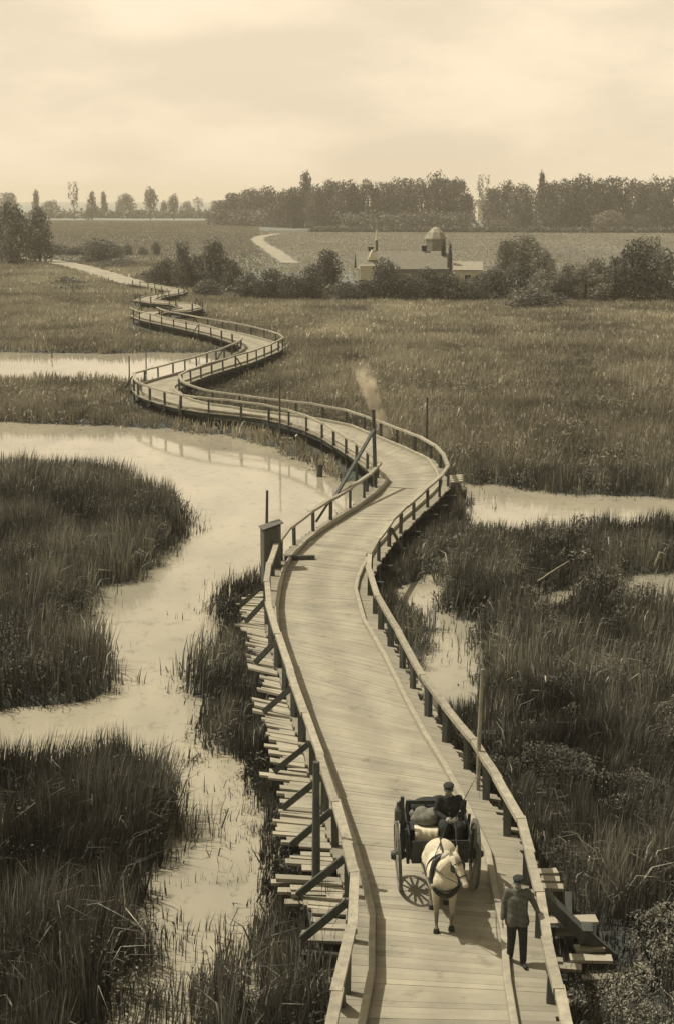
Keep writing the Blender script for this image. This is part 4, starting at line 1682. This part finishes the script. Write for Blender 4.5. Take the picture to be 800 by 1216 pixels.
def hand(mb, wrist, d, nrm, thumb_side, curl=0.5, k=1.0):
    """palm, four unequal bent fingers and a thumb; d points from the wrist to the fingers"""
    d = Vector(d).normalized()
    nrm = Vector(nrm)
    nrm = (nrm - d * nrm.dot(d)).normalized()
    s = d.cross(nrm).normalized() * thumb_side
    w_ = Vector(wrist)
    pc = w_ + d * 0.045 * k
    for o_ in (-0.026, -0.008, 0.010, 0.027):
        mb.capsule(w_ + s * o_ * 0.6 + d * 0.005, w_ + s * o_ * k + d * 0.085 * k, 0.0165 * k, 0.0125 * k, 8)
    ln = (0.060, 0.078, 0.084, 0.074)
    for i, o_ in enumerate((-0.030, -0.010, 0.010, 0.030)):
        b0 = w_ + s * o_ * k + d * 0.085 * k
        dd = d
        for j in range(3):
            a = curl * (0.45 + 0.35 * j)
            dd = (d * math.cos(a) + nrm * math.sin(a)).normalized()
            b1 = b0 + dd * ln[i] * k * (0.45, 0.31, 0.24)[j]
            mb.capsule(b0, b1, (0.0098 - 0.0009 * j) * k, (0.0092 - 0.0009 * j) * k, 7)
            b0 = b1
    t0 = w_ + s * 0.024 * k + d * 0.025 * k
    t1 = t0 + (s * 0.7 + d * 0.7 + nrm * 0.25).normalized() * 0.042 * k
    t2 = t1 + (s * 0.25 + d * 0.9 + nrm * 0.45).normalized() * 0.034 * k
    mb.capsule(t0, t1, 0.014 * k, 0.0115 * k, 8)
    mb.capsule(t1, t2, 0.0112 * k, 0.0092 * k, 8)


def person(label, loc, rz, J, jacket='jacket', trousers='cloth', pants=True, coat_hem=None, hands=(0.5, 0.5), group=None):
    root = thing('person', label, 'person', loc, rz, group)
    V_ = Vector
    J = {k: V_(v) for k, v in J.items()}
    b = MB()
    hc = J['head']
    fw = J['face'].normalized()
    side = V_((0, 0, 1)).cross(fw).normalized()      # towards the person's left
    upv = fw.cross(side).normalized()
    Rm = Matrix((side, fw, upv)).transposed()

    def hp(s_, f_, u_):
        return hc + side * s_ + fw * f_ + upv * u_
    b.sphere(hp(0, -0.012, 0.03), (0.076, 0.095, 0.092), 20, 14, rot=Rm)
    b.sphere(hp(0, 0.022, -0.045), (0.06, 0.068, 0.072), 16, 12, rot=Rm)
    b.sphere(hp(0, 0.055, -0.095), (0.03, 0.028, 0.022), 12, 8, rot=Rm)
    b.capsule(hp(0, 0.083, 0.012), hp(0, 0.106, -0.034), 0.011, 0.016, 10)
    for q in (-1, 1):
        b.sphere(hp(q * 0.077, -0.012, -0.012), (0.012, 0.022, 0.033), 10, 8, rot=Rm)
        b.sphere(hp(q * 0.032, 0.070, 0.024), (0.024, 0.018, 0.010), 10, 8, rot=Rm)
        b.sphere(hp(q * 0.040, 0.055, -0.035), (0.024, 0.022, 0.022), 10, 8, rot=Rm)
    b.capsule(hp(-0.02, 0.082, -0.068), hp(0.02, 0.082, -0.068), 0.0085, 0.0085, 8)
    b.capsule(hp(-0.015, 0.080, -0.081), hp(0.015, 0.080, -0.081), 0.009, 0.009, 8)
    b.capsule(J['neck'], hc - upv * 0.05 - fw * 0.01, 0.062, 0.055, 14)
    b.capsule(J['chest'], J['pelvis'], 0.12, 0.115, 14)
    for q in 'LR':
        b.capsule(J['chest'] * 0.6 + J['neck'] * 0.4, J['sh' + q], 0.075, 0.058)
        b.capsule(J['sh' + q], J['el' + q], 0.05, 0.038)
        b.capsule(J['el' + q], J['wr' + q], 0.038, 0.026)
        b.capsule(J['pelvis'], J['hip' + q], 0.11, 0.085)
        b.capsule(J['hip' + q], J['kn' + q], 0.078, 0.052)
        b.capsule(J['kn' + q], J['an' + q], 0.052, 0.034)
        hd = J['hd' + q]
        hand(b, J['wr' + q], hd, J['pn' + q], J['ts' + q][0], hands['LR'.index(q)])
    b.blend('body', M['skin'], root, 0.0058, 2)
    # hair round the back of the head
    h = MB()
    h.sphere(hp(0, -0.035, 0.012), (0.083, 0.082, 0.078), 16, 12, rot=Rm)
    for q in (-1, 1):
        h.sphere(hp(q * 0.074, 0.012, 0.012), (0.010, 0.02, 0.028), 8, 6, rot=Rm)
    h.blend('hair', M['hair'], root, 0.008, 2)
    # eyes
    e = MB()
    for q in (-1, 1):
        e.sphere(hp(q * 0.031, 0.071, 0.008), (0.010, 0.008, 0.008), 8, 6, rot=Rm)
    e.build('eyes', M['hair'], root, smooth=True)
    m_ = MB()
    m_.capsule(hp(-0.028, 0.090, -0.056), hp(0.028, 0.090, -0.056), 0.009, 0.009, 8)
    m_.blend('moustache', M['hair'], root, 0.004, 1)
    # flat cap with a peak
    c = MB()
    c.sphere(hp(0, -0.015, 0.085), (0.104, 0.118, 0.046), 18, 10, rot=Rm)
    c.sphere(hp(0, -0.01, 0.058), (0.088, 0.104, 0.032), 18, 10, rot=Rm)
    cap = c.blend('cap', M['cloth'], root, 0.008, 3)
    pk = MB()
    pk.sphere(hp(0, 0.095, 0.050), (0.07, 0.055, 0.010), 14, 6, rot=Rm)
    pk.build('peak', M['boot'], cap, smooth=True)
    # jacket
    jk = MB()
    Lx = (J['shL'] - J['shR']).normalized()
    c_, p_ = J['chest'], J['pelvis']
    jk.capsule(J['neck'] - V_((0, 0, 0.05)), c_, 0.095, 0.14, 16)
    for q, sgn in (('L', 1), ('R', -1)):
        jk.capsule(c_ + Lx * sgn * 0.065, p_ + Lx * sgn * 0.055 + V_((0, 0, 0.02)), 0.128, 0.128, 16)
        jk.capsule(c_ * 0.5 + J['neck'] * 0.5 + Lx * sgn * 0.05, J['sh' + q], 0.080, 0.066)
        jk.capsule(J['sh' + q], J['el' + q], 0.066, 0.054)
        w0 = J['wr' + q] + (J['el' + q] - J['wr' + q]).normalized() * 0.015
        jk.capsule(J['el' + q], w0, 0.054, 0.043)
        if coat_hem:
            jk.capsule(p_ + Lx * sgn * 0.06, J['hip' + q].lerp(J['kn' + q], coat_hem), 0.135, 0.128 if coat_hem < 0.6 else 0.11, 16)
    r0 = np.random.default_rng(3)

    def fold_shade(co):  # light and dark of cloth creases put into the tint as bands
        return 0.8 + 0.4 * np.sin(co[:, 2] * 26 + co[:, 0] * 9) ** 2 * 0.5
    jo = jk.blend('jacket', M[jacket], root, 0.011, 4, fold_shade)
    col = MB()
    col.tube([J['neck'] + V_((0.075 * math.cos(a), 0.075 * math.sin(a), 0.0)) for a in [i * math.pi / 8 for i in range(17)]], 0.016, 6, cap=False)
    col.build('collar', M[jacket], jo, smooth=True)
    bt = MB()
    front = fw if 'front' not in J else J['front'].normalized()
    for k in range(4):
        q = c_.lerp(p_, 0.05 + 0.3 * k)
        bt.sphere(q + front * 0.137, 0.011, 6, 5)
    bt.build('buttons', M['iron'], jo)
    tr = MB()
    for q in 'LR':
        tr.capsule(p_, J['hip' + q], 0.125, 0.108)
        tr.capsule(J['hip' + q], J['kn' + q], 0.105, 0.078)
        tr.capsule(J['kn' + q], J['an' + q] + (J['kn' + q] - J['an' + q]).normalized() * 0.02, 0.078, 0.062)
    tr.blend('trousers', M[trousers], root, 0.011, 3, fold_shade)
    for q in 'LR':
        bo = MB()
        a = J['an' + q]
        td = J['toe' + q].normalized()
        bo.capsule(a + V_((0, 0, 0.05)), a, 0.052, 0.052)
        bo.capsule(a - V_((0, 0, 0.035)) - td * 0.03, a - V_((0, 0, 0.045)) + td * 0.15, 0.048, 0.038)
        bo.blend('boot', M['boot'], root, 0.009, 2, lambda co: np.ones(len(co)))
    return root


# the man on foot; local axes: he faces -Y, his right is -X in the picture
mp_ = at(612, 1141, DZ)
# hand rail point beside him
rail_seg = None
best = 1e9
for i in range(NS - 1):
    for k in range(20):
        q = RW[i] + (RW[i + 1] - RW[i]) * k / 20
        dd = abs(q[1] - (mp_[1] + 0.05))
        if dd < best and i < 12:
            best, rail_seg = dd, q
hx = rail_seg[0] - mp_[0]
print('rail is', hx, 'm from the man')
hx = min(hx / 0.95, 0.64)
walker = person('man in grey jacket and dark cap walking beside the cart, hand on the rail', (mp_[0], mp_[1], DZ), R(0), dict(
    head=(0.0, -0.03, 1.56), face=(-0.25, -1, -0.08), front=(0, -1, 0), neck=(0, 0.0, 1.41), chest=(0, 0.01, 1.22), pelvis=(0.0, 0.0, 0.93),
    shR=(-0.172, 0.01, 1.37), elR=(-0.235, 0.04, 1.10), wrR=(-0.265, -0.05, 0.86), hdR=(-0.02, -0.2, -1), pnR=(1, -0.2, 0), tsR=(1, 0, 0),
    shL=(0.172, 0.01, 1.37), elL=(0.30, 0.05, 1.12), wrL=(hx - 0.09, -0.02, DZ * 0 + 0.965), hdL=(1, -0.35, -0.10), pnL=(0, 0, -1), tsL=(1, 0, 0),
    hipR=(-0.09, 0, 0.88), knR=(-0.10, -0.07, 0.49), anR=(-0.11, 0.02, 0.085), toeR=(-0.25, -1, 0),
    hipL=(0.09, 0, 0.88), knL=(0.10, -0.12, 0.49), anL=(0.105, -0.17, 0.085), toeL=(0.2, -1, 0)), 'jacket', 'cloth', coat_hem=0.22, hands=(0.9, 0.35))

walker.scale = (0.95, 0.95, 0.92)
# the cart; local axes: it heads to -Y, the axle is at y = 0
cp = at(517, 1053, DZ)
CART_RZ = R(2.0)
ct = thing('horse_cart', 'dark two wheeled box cart with tall spoked wheels behind the white horse', 'cart', (cp[0], cp[1], DZ), CART_RZ)
RW_ = 0.64
HT = 0.72


def wheel(sx):
    rim = MB()
    n = 36
    vs, fs = [], []
    for i in range(n):
        a = 2 * math.pi * i / n
        for rr, xx in ((RW_, -0.03), (RW_, 0.03), (RW_ - 0.065, 0.03), (RW_ - 0.065, -0.03)):
            vs.append((xx, rr * math.cos(a), rr * math.sin(a)))
    for i in range(n):
        j = (i + 1) % n
        for k in range(4):
            k2 = (k + 1) % 4
            fs.append((i * 4 + k, i * 4 + k2, j * 4 + k2, j * 4 + k))
    e = thing('wheel', None, None)
    e.parent = ct
    e.location = (sx * HT, 0, RW_ + 0.012)
    e.rotation_euler = (0, R(2.5) * sx, 0)
    rim.add(vs, fs, 1.0)
    rim.build('rim', M['cartw'], e)
    ty = MB()
    vs = []
    for i in range(n):
        a = 2 * math.pi * i / n
        for rr, xx in ((RW_ + 0.010, -0.028), (RW_ + 0.010, 0.028), (RW_ + 0.001, 0.028), (RW_ + 0.001, -0.028)):
            vs.append((xx, rr * math.cos(a), rr * math.sin(a)))
    ty.add(vs, fs, 1.0)
    ty.build('tyre', M['iron'], e)
    sp = MB()
    for i in range(12):
        a = 2 * math.pi * (i + 0.5) / 12
        u = Vector((0, math.cos(a), math.sin(a)))
        sp.beam(u * 0.08 + Vector((sx * 0.02, 0, 0)), u * (RW_ - 0.06), 0.04, 0.045, 1.0, up=(1, 0, 0), w1=0.028, h1=0.03)
    sp.build('spokes', M['cartw'], e)
    hb_ = MB()
    hb_.tube([(-0.13, 0, 0), (-0.06, 0, 0), (0.06, 0, 0), (0.14, 0, 0), (0.16, 0, 0)], [0.07, 0.10, 0.10, 0.06, 0.05], 14)
    hb_.build('hub', M['cartp'], e, smooth=False)


wheel(-1)
wheel(1)
ax = MB()
ax.beam((-HT + 0.14, 0, RW_ + 0.012), (HT - 0.14, 0, RW_ + 0.012), 0.08, 0.08)
ax.build('axle', M['iron'], ct)
bd = MB()
BW, BL0, BL1, BZ = 0.52, -0.62, 0.85, 0.78
bd.box((-BW, BL0, BZ), (BW, BL1, BZ + 0.05), 0.9)
bd.build('floor', M['cartp'], ct)
for sx in (-1, 1):
    sb = MB()
    for k in range(3):
        z0 = BZ + 0.055 + k * 0.165
        sb.beam((sx * (BW + 0.02 + k * 0.012), BL0, z0 + 0.08), (sx * (BW + 0.02 + k * 0.012), BL1, z0 + 0.08), 0.03, 0.155, 0.8 + 0.3 * random.random())
    for yy in (BL0 + 0.08, 0.1, BL1 - 0.08):
        sb.beam((sx * (BW + 0.055), yy, BZ - 0.05), (sx * (BW + 0.10), yy, BZ + 0.62), 0.05, 0.05, 0.8)
    sb.build('side_board', M['cartp'], ct)
    mg = MB()
    pts = [(sx * (HT - 0.10), RW_ * 1.14 * math.cos(a), RW_ + 0.05 + RW_ * 1.14 * math.sin(a)) for a in [R(28 + i * 12) for i in range(11)]]
    for i in range(10):
        mg.beam(pts[i], pts[i + 1], 0.13, 0.02, 1.0, up=(sx * 0.001, -math.sin(R(34 + i * 12)) * 0 + pts[i][1], pts[i][2] - RW_))
    fb = MB()
    fb.beam((sx * 0.30, 0.3, BZ - 0.03), (sx * 0.31, -0.75, BZ + 0.02), 0.07, 0.08)
    fb.beam((sx * 0.31, -0.75, BZ + 0.02), (sx * 0.27, -2.05, 0.98), 0.07, 0.075, 1.0, w1=0.05, h1=0.05)
    fb.build('shaft', M['cartw'], ct)
    lp_ = MB()
fr = MB()
for k in range(3):
    fr.beam((-BW, BL0 - 0.02 - 0.03 * k, BZ + 0.07 + k * 0.155), (BW, BL0 - 0.02 - 0.03 * k, BZ + 0.07 + k * 0.155), 0.03, 0.148, 0.8 + 0.3 * random.random())
fr.build('front_board', M['cartp'], ct)
bk = MB()
for k in range(3):
    bk.beam((-BW, BL1 + 0.02, BZ + 0.13 + k * 0.165), (BW, BL1 + 0.02, BZ + 0.13 + k * 0.165), 0.03, 0.155, 0.8 + 0.3 * random.random())
bk.build('tail_board', M['cartp'], ct)
se = MB()
SZ = 1.20
se.box((-BW - 0.03, -0.12, SZ - 0.05), (BW + 0.03, 0.30, SZ))
se.box((-BW + 0.03, -0.08, BZ + 0.05), (-BW + 0.08, 0.26, SZ - 0.05))
se.box((BW - 0.08, -0.08, BZ + 0.05), (BW - 0.03, 0.26, SZ - 0.05))
se.build('seat', M['cartp'], ct, bevel=0.01)
sr = MB()
for xx in (-BW, -0.17, 0.17, BW):
    sr.beam((xx, 0.30, SZ - 0.03), (xx, 0.37, SZ + 0.36), 0.035, 0.035)
sr.beam((-BW - 0.03, 0.372, SZ + 0.34), (BW + 0.03, 0.372, SZ + 0.34), 0.04, 0.07)
sr.build('seat_rail', M['cartp'], ct)
st = MB()
st.beam((-BW - 0.12, -0.05, BZ - 0.05), (-BW - 0.13, -0.05, SZ + 0.62), 0.09, 0.09, 1.0, w1=0.06, h1=0.06)
st.build('stanchion', M['cartp'], ct)
lm = MB()
lm.box((-BW - 0.27, -0.11, SZ + 0.18), (-BW - 0.15, 0.01, SZ + 0.36), 1.0)
lm.tube([(-BW - 0.21, -0.05, SZ + 0.364), (-BW - 0.21, -0.05, SZ + 0.44), (-BW - 0.21, -0.05, SZ + 0.52)], [0.075, 0.03, 0.025], 8)
lm.box((-BW - 0.19, -0.06, SZ + 0.10), (-BW - 0.06, -0.03, SZ + 0.18), 1.0)
lm.build('lamp', M['iron'], ct)

CM = Matrix.Translation((cp[0], cp[1], DZ)) @ Matrix.Rotation(CART_RZ, 4, 'Z')


def in_cart(v):
    return CM @ Vector(v)


sk = MB()
sk.sphere((0, 0, 0.15), (0.25, 0.20, 0.16), 16, 10)
sk.sphere((-0.10, 0.03, 0.20), (0.15, 0.15, 0.15), 14, 8)
sk.sphere((0.10, -0.02, 0.22), (0.14, 0.16, 0.12), 14, 8)
sk.capsule((0.16, 0.02, 0.27), (0.22, 0.06, 0.34), 0.05, 0.03)
sk.sphere((0.24, 0.07, 0.48), (0.05, 0.06, 0.03), 10, 6)
sk_o = sk.blend('sack', M['sack'], None, 0.012, 3)
sk_o.location = in_cart((-0.17, 0.10, SZ))
tag(sk_o, 'round tied sack sitting on the cart seat beside the driver', 'sack')
sk2 = MB()
sk2.sphere((0, 0, 0.16), (0.34, 0.24, 0.17), 16, 10)
sk2.sphere((0.2, 0.03, 0.2), (0.2, 0.2, 0.15), 16, 10)
o = sk2.blend('sack', M['cloth'], None, 0.014, 3)
o.location = in_cart((-0.10, 0.60, BZ + 0.42))
tag(o, 'dark lumpy bundle in the cart box behind the seat', 'sack')
hy = MB()
for k in range(14):
    hy.sphere(((random.random() - .5) * 0.75, (random.random() - .5) * 0.25, 0.14 + 0.2 * random.random()), (0.14, 0.12, 0.11), 10, 7)
o = hy.blend('straw_load', M['sack'], None, 0.016, 3)
o.location = in_cart((0.0, 0.62, BZ + 0.04))
tag(o, 'straw filling the bottom of the cart box', 'straw')
bl = MB()
nq = 14
vs, fs = [], []
prof = [(-0.20, -0.22), (-0.185, -0.12), (-0.17, -0.02), (-0.14, 0.022), (-0.05, 0.018), (0.05, 0.02)]
for i in range(nq + 1):
    x = -0.22 + 0.44 * i / nq
    for j, (yy, zz) in enumerate(prof):
        wv_ = 0.012 * math.sin(i * 1.7 + j) if j < 3 else 0.004 * math.sin(i * 2 + j)
        vs.append((x, yy + wv_ - (0.02 if j < 3 else 0), zz))
m_ = len(prof)
for i in range(nq):
    for j in range(m_ - 1):
        fs.append((i * m_ + j, i * m_ + j + 1, (i + 1) * m_ + j + 1, (i + 1) * m_ + j))
bl.add(vs, fs, 1.0)
o = bl.build('folded_cloth', M['blanket'], None, smooth=True)
sd_ = o.modifiers.new('solid', 'SOLIDIFY')
sd_.thickness = 0.018
sd_.offset = 1
o.location = in_cart((-0.20, -0.02, SZ + 0.004))
tag(o, 'white cloth hanging over the front edge of the cart seat', 'cloth')

# driver: sits on the right half of the seat in the picture
dp = in_cart((0.24, 0.06, SZ))
person('driver in dark coat and cap sitting on the cart holding the reins', tuple(dp), CART_RZ, dict(
    head=(-0.035, -0.10, 0.74), face=(-0.28, -1, -0.16), front=(-0.1, -1, 0.1), neck=(-0.015, -0.05, 0.595), chest=(-0.01, -0.005, 0.40), pelvis=(0, 0.03, 0.11),
    shR=(-0.185, -0.02, 0.545), elR=(-0.27, -0.05, 0.29), wrR=(-0.10, -0.27, 0.25), hdR=(0.55, -0.8, -0.1), pnR=(0.6, 0.3, -0.6), tsR=(1, 0, 0),
    shL=(0.165, -0.05, 0.56), elL=(0.26, -0.07, 0.30), wrL=(0.12, -0.27, 0.27), hdL=(-0.5, -0.8, -0.1), pnL=(-0.6, 0.3, -0.6), tsL=(1, 0, 0),
    hipR=(-0.09, 0.0, 0.10), knR=(-0.14, -0.40, 0.13), anR=(-0.13, -0.44, -0.27), toeR=(-0.1, -1, 0),
    hipL=(0.09, 0.0, 0.10), knL=(0.14, -0.40, 0.13), anL=(0.13, -0.46, -0.27), toeL=(0.15, -1, 0)), 'cloth', 'cloth', coat_hem=0.85, hands=(1.3, 1.3))
DM = Matrix.Translation(dp) @ Matrix.Rotation(CART_RZ, 4, 'Z')
wh = MB()
wh.tube([(0, 0, 0), (0.16, 0.08, 0.35), (0.36, 0.16, 0.72)], [0.011, 0.009, 0.005], 6)
wh.tube([(0.36, 0.16, 0.72), (0.44, 0.12, 0.62), (0.46, 0.08, 0.40)], [0.004, 0.003, 0.003], 5)
o = wh.build('whip', M['strap'])
o.location = DM @ Vector((0.06, -0.34, 0.24))
tag(o, 'thin whip held up in the hand of the driver', 'whip')

# the horse; faces -Y, front feet at y = 0
hp0 = at(526, 1106, DZ)
HRZ = R(1.0)
ho = thing('horse', 'white horse in dark harness pulling the cart towards us with its head turned', 'horse', (hp0[0], hp0[1], DZ), HRZ)
h = MB()
cap_ = h.capsule
h.sphere((0, 0.42, 0.98), (0.30, 0.50, 0.30), 20, 14)
h.sphere((0, 0.88, 1.06), (0.305, 0.30, 0.285), 20, 14)
h.sphere((0, 0.04, 1.00), (0.26, 0.30, 0.30), 20, 14)
h.sphere((0, -0.08, 0.98), (0.17, 0.18, 0.23), 18, 12)
cap_((0, 0.16, 1.20), (0, 0.02, 1.26), 0.15, 0.13)
cap_((0, 0.02, 1.12), (0.05, -0.22, 1.36), 0.20, 0.15)
cap_((0.05, -0.22, 1.36), (0.11, -0.40, 1.55), 0.15, 0.105)
# head, turned to its left
hd0, hd1 = Vector((0.125, -0.44, 1.57)), Vector((0.285, -0.68, 1.22))
cap_(hd0, hd0.lerp(hd1, 0.35), 0.10, 0.098)
cap_(hd0.lerp(hd1, 0.3), hd0.lerp(hd1, 0.72), 0.092, 0.062)
cap_(hd0.lerp(hd1, 0.72), hd1, 0.062, 0.056)
h.sphere(hd1 + Vector((0.005, -0.01, -0.01)), (0.06, 0.06, 0.058), 12, 9)
cap_(hd0 + Vector((0.02, 0.06, -0.10)), hd0.lerp(hd1, 0.5) + Vector((0.02, 0.06, -0.05)), 0.085, 0.055)
hdx = (hd1 - hd0).normalized()
hsd = Vector((0, 0, 1)).cross(Vector((hdx.x, hdx.y, 0))).normalized()
for q in (-1, 1):
    e0 = hd0 + hsd * q * 0.062 + Vector((-0.015, 0.03, 0.085))
    cap_(e0, e0 + hsd * q * 0.02 + Vector((0.0, 0.0, 0.12)), 0.034, 0.012)
    h.sphere(hd0.lerp(hd1, 0.34) + hsd * q * 0.085 + Vector((0, -0.01, 0.02)), 0.026, 10, 8)
for q in (-1, 1):
    h.sphere((q * 0.15, -0.10, 0.96), (0.10, 0.13, 0.17), 14, 10)
    h.sphere((q * 0.20, 0.86, 0.92), (0.13, 0.22, 0.22), 14, 10)
    h.sphere((q * 0.19, 0.10, 0.98), (0.11, 0.16, 0.24), 14, 10)


# legs
def leg(pts, rad):
    for i in range(len(pts) - 1):
        cap_(pts[i], pts[i + 1], rad[i], rad[i + 1])
leg([(-0.13, 0.03, 0.92), (-0.145, 0.02, 0.68), (-0.13, -0.01, 0.40), (-0.13, 0.0, 0.13), (-0.13, -0.035, 0.06)], [0.12, 0.074, 0.047, 0.031, 0.040])
leg([(0.13, 0.03, 0.92), (0.145, -0.03, 0.68), (0.135, -0.12, 0.42), (0.135, 0.03, 0.17), (0.135, 0.02, 0.09)], [0.12, 0.074, 0.047, 0.031, 0.040])
leg([(-0.14, 0.88, 1.0), (-0.16, 0.72, 0.74), (-0.145, 0.98, 0.45), (-0.14, 0.93, 0.14), (-0.14, 0.89, 0.06)], [0.20, 0.125, 0.062, 0.045, 0.046])
leg([(0.14, 0.90, 1.0), (0.16, 0.82, 0.74), (0.145, 1.10, 0.46), (0.14, 1.12, 0.15), (0.14, 1.08, 0.06)], [0.20, 0.125, 0.062, 0.045, 0.046])


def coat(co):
    # shade on the legs put into the coat tint; the muzzle is darker skin
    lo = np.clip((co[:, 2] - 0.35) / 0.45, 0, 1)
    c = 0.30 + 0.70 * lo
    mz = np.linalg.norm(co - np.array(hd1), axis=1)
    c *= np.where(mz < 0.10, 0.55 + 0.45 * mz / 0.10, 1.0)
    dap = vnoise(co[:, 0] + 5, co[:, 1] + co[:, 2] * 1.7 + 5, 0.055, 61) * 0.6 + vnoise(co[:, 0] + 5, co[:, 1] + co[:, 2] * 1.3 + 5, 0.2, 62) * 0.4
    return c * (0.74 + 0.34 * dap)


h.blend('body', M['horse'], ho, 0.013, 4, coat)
hf = MB()
for (x, y, z) in ((-0.13, -0.05, 0), (0.135, -0.02, 0.03), (-0.14, 0.87, 0), (0.14, 1.06, 0)):
    hf.tube([(x, y - 0.005, z + 0.002), (x, y, z + 0.075)], [0.062, 0.048], 12)
hf.build('hooves', M['boot'], ho)
ey = MB()
for q in (-1, 1):
    ey.sphere(hd0.lerp(hd1, 0.34) + hsd * q * 0.095 + Vector((0, -0.012, 0.018)), 0.021, 10, 8)
ey.build('eyes', M['boot'], ho, smooth=True)
mn = MB()
for i in range(34):
    t = i / 33
    b0 = Vector((0, 0.12, 1.35)).lerp(Vector((0.11, -0.36, 1.66)), t) + Vector((0, 0, 0.02 * math.sin(t * 3)))
    for k in range(2):
        sd = -1 if k else 1
        mn.tube([b0 + Vector((0, 0, -0.02)), b0 + Vector((sd * 0.06, 0.01, 0.0)), b0 + Vector((sd * (0.12 + 0.03 * random.random()), 0.03 + 0.04 * random.random(), -0.13 - 0.05 * random.random()))], [0.017, 0.02, 0.004], 5)
for i in range(8):
    b0 = hd0 + Vector((0.0, 0.0, 0.10))
    mn.tube([b0, b0 + hdx * 0.08 + Vector((0, -0.05, 0.04)) + hsd * (i - 3.5) * 0.012, b0 + hdx * 0.20 + Vector((0, -0.055, 0.0)) + hsd * (i - 3.5) * 0.018], [0.014, 0.014, 0.003], 5)
mn.build('mane', M['mane'], ho, smooth=True)
tl = MB()
for i in range(24):
    a = i * 2.4
    rr = 0.012 + 0.03 * random.random()
    tl.tube([(0.02 * math.cos(a), 1.15, 1.15), (rr * 1.2 * math.cos(a), 1.25, 1.05 + rr * math.sin(a)), (rr * 2 * math.cos(a), 1.27 + rr, 0.75), (rr * 2.5 * math.cos(a), 1.25 + rr * math.sin(a), 0.42 + 0.1 * random.random())], [0.02, 0.022, 0.02, 0.004], 5)
tl.build('tail', M['mane'], ho, smooth=True)


def ring(mb, c, ax_x, ax_z, rx, rz, rad, n=28, a0=0, a1=360):
    c = Vector(c)
    X = Vector(ax_x).normalized()
    Z = Vector(ax_z).normalized()
    pts = []
    for i in range(n + 1):
        a = R(a0 + (a1 - a0) * i / n)
        pts.append(c + X * (rx * math.cos(a)) + Z * (rz * math.sin(a)))
    mb.tube(pts, rad, 7, cap=True)


hc_ = MB()
ring(hc_, (0.01, -0.11, 1.10), (1, 0, 0), (0, 0.36, 0.93), 0.245, 0.345, 0.042)
hc_.build('collar', M['strap'], ho, smooth=True)
hn = MB()
ring(hn, (0, 0.34, 0.99), (1, 0, 0), (0, 0, 1), 0.282, 0.312, 0.020)
ring(hn, (0, 0.96, 1.05), (1, 0, 0), (0, -0.25, 1), 0.283, 0.26, 0.018, 24, -20, 200)
for sx in (-1, 1):
    hn.tube([(sx * 0.24, -0.14, 0.99), (sx * 0.30, 0.3, 0.93), (sx * 0.315, 0.7, 0.93), (sx * 0.31, 1.15, 0.92)], [0.017] * 4, 6)
hn.tube([(0, 0.02, 1.42), (0, 0.34, 1.315), (0, 0.7, 1.31), (0, 0.95, 1.36), (0, 1.14, 1.26)], [0.014] * 5, 6)
ring(hn, (0, -0.02, 1.03), (1, 0, 0), (0, 0.9, 0.44), 0.285, 0.30, 0.018, 24, 180, 360)
hn.build('harness', M['strap'], ho, smooth=True)
bri = MB()


def head_ring(t, r_, extra=0.0):
    c = hd0.lerp(hd1, t) + Vector((0.008, 0.022 - 0.02 * t, -0.015))
    zz = hdx.cross(hsd)
    ring(bri, c, hsd, zz, r_, r_ * (1.12 + extra), 0.011, 18)


head_ring(0.70, 0.075)
head_ring(0.22, 0.108, 0.15)
for q in (-1, 1):
    bri.tube([hd0.lerp(hd1, 0.06) + hsd * q * 0.104, hd0.lerp(hd1, 0.4) + hsd * q * 0.101, hd0.lerp(hd1, 0.72) + hsd * q * 0.078, hd1 + hsd * q * 0.062], [0.010] * 4, 6)
    bl_ = hd0.lerp(hd1, 0.34) + hsd * q * 0.118
    bri.beam(bl_ + Vector((0, 0, 0.06)), bl_ - Vector((0, 0, 0.06)), 0.09, 0.012, up=hsd)
bri.build('bridle', M['strap'], ho, smooth=False)
rn = MB()
HM = Matrix.Translation((hp0[0], hp0[1], DZ)) @ Matrix.Rotation(HRZ, 4, 'Z')
HI = HM.inverted()
for q, hx_ in ((-1, -0.06), (1, 0.06)):
    a = hd1 + hsd * q * 0.07
    m1 = Vector((q * 0.24, -0.02, 1.26))
    e = HI @ (DM @ Vector((hx_, -0.33, 0.25)))
    m2 = m1.lerp(e, 0.5) - Vector((0, 0, 0.04))
    rn.tube([a, a.lerp(m1, 0.5) - Vector((0, 0, 0.05)), m1, m2, e], [0.008] * 5, 5)
rn.build('reins', M['strap'], ho)

# ------------------------------------------------------------------ the air
hz = MB()
hz.box((-4300, -80, -1.6), (4300, 5300, 46), 1.0)
hm = bpy.data.materials.new('haze')
hm.use_nodes = True
nt = hm.node_tree
nt.nodes.clear()
out = nt.nodes.new('ShaderNodeOutputMaterial')
pv = nt.nodes.new('ShaderNodeVolumePrincipled')
pv.inputs['Color'].default_value = (0.92, 0.86, 0.72, 1)
pv.inputs['Density'].default_value = 0.00030
nt.links.new(pv.outputs['Volume'], out.inputs['Volume'])
o = hz.build('haze', hm)
tag(o, 'thin pale summer haze over the marsh', None, None, 'stuff')
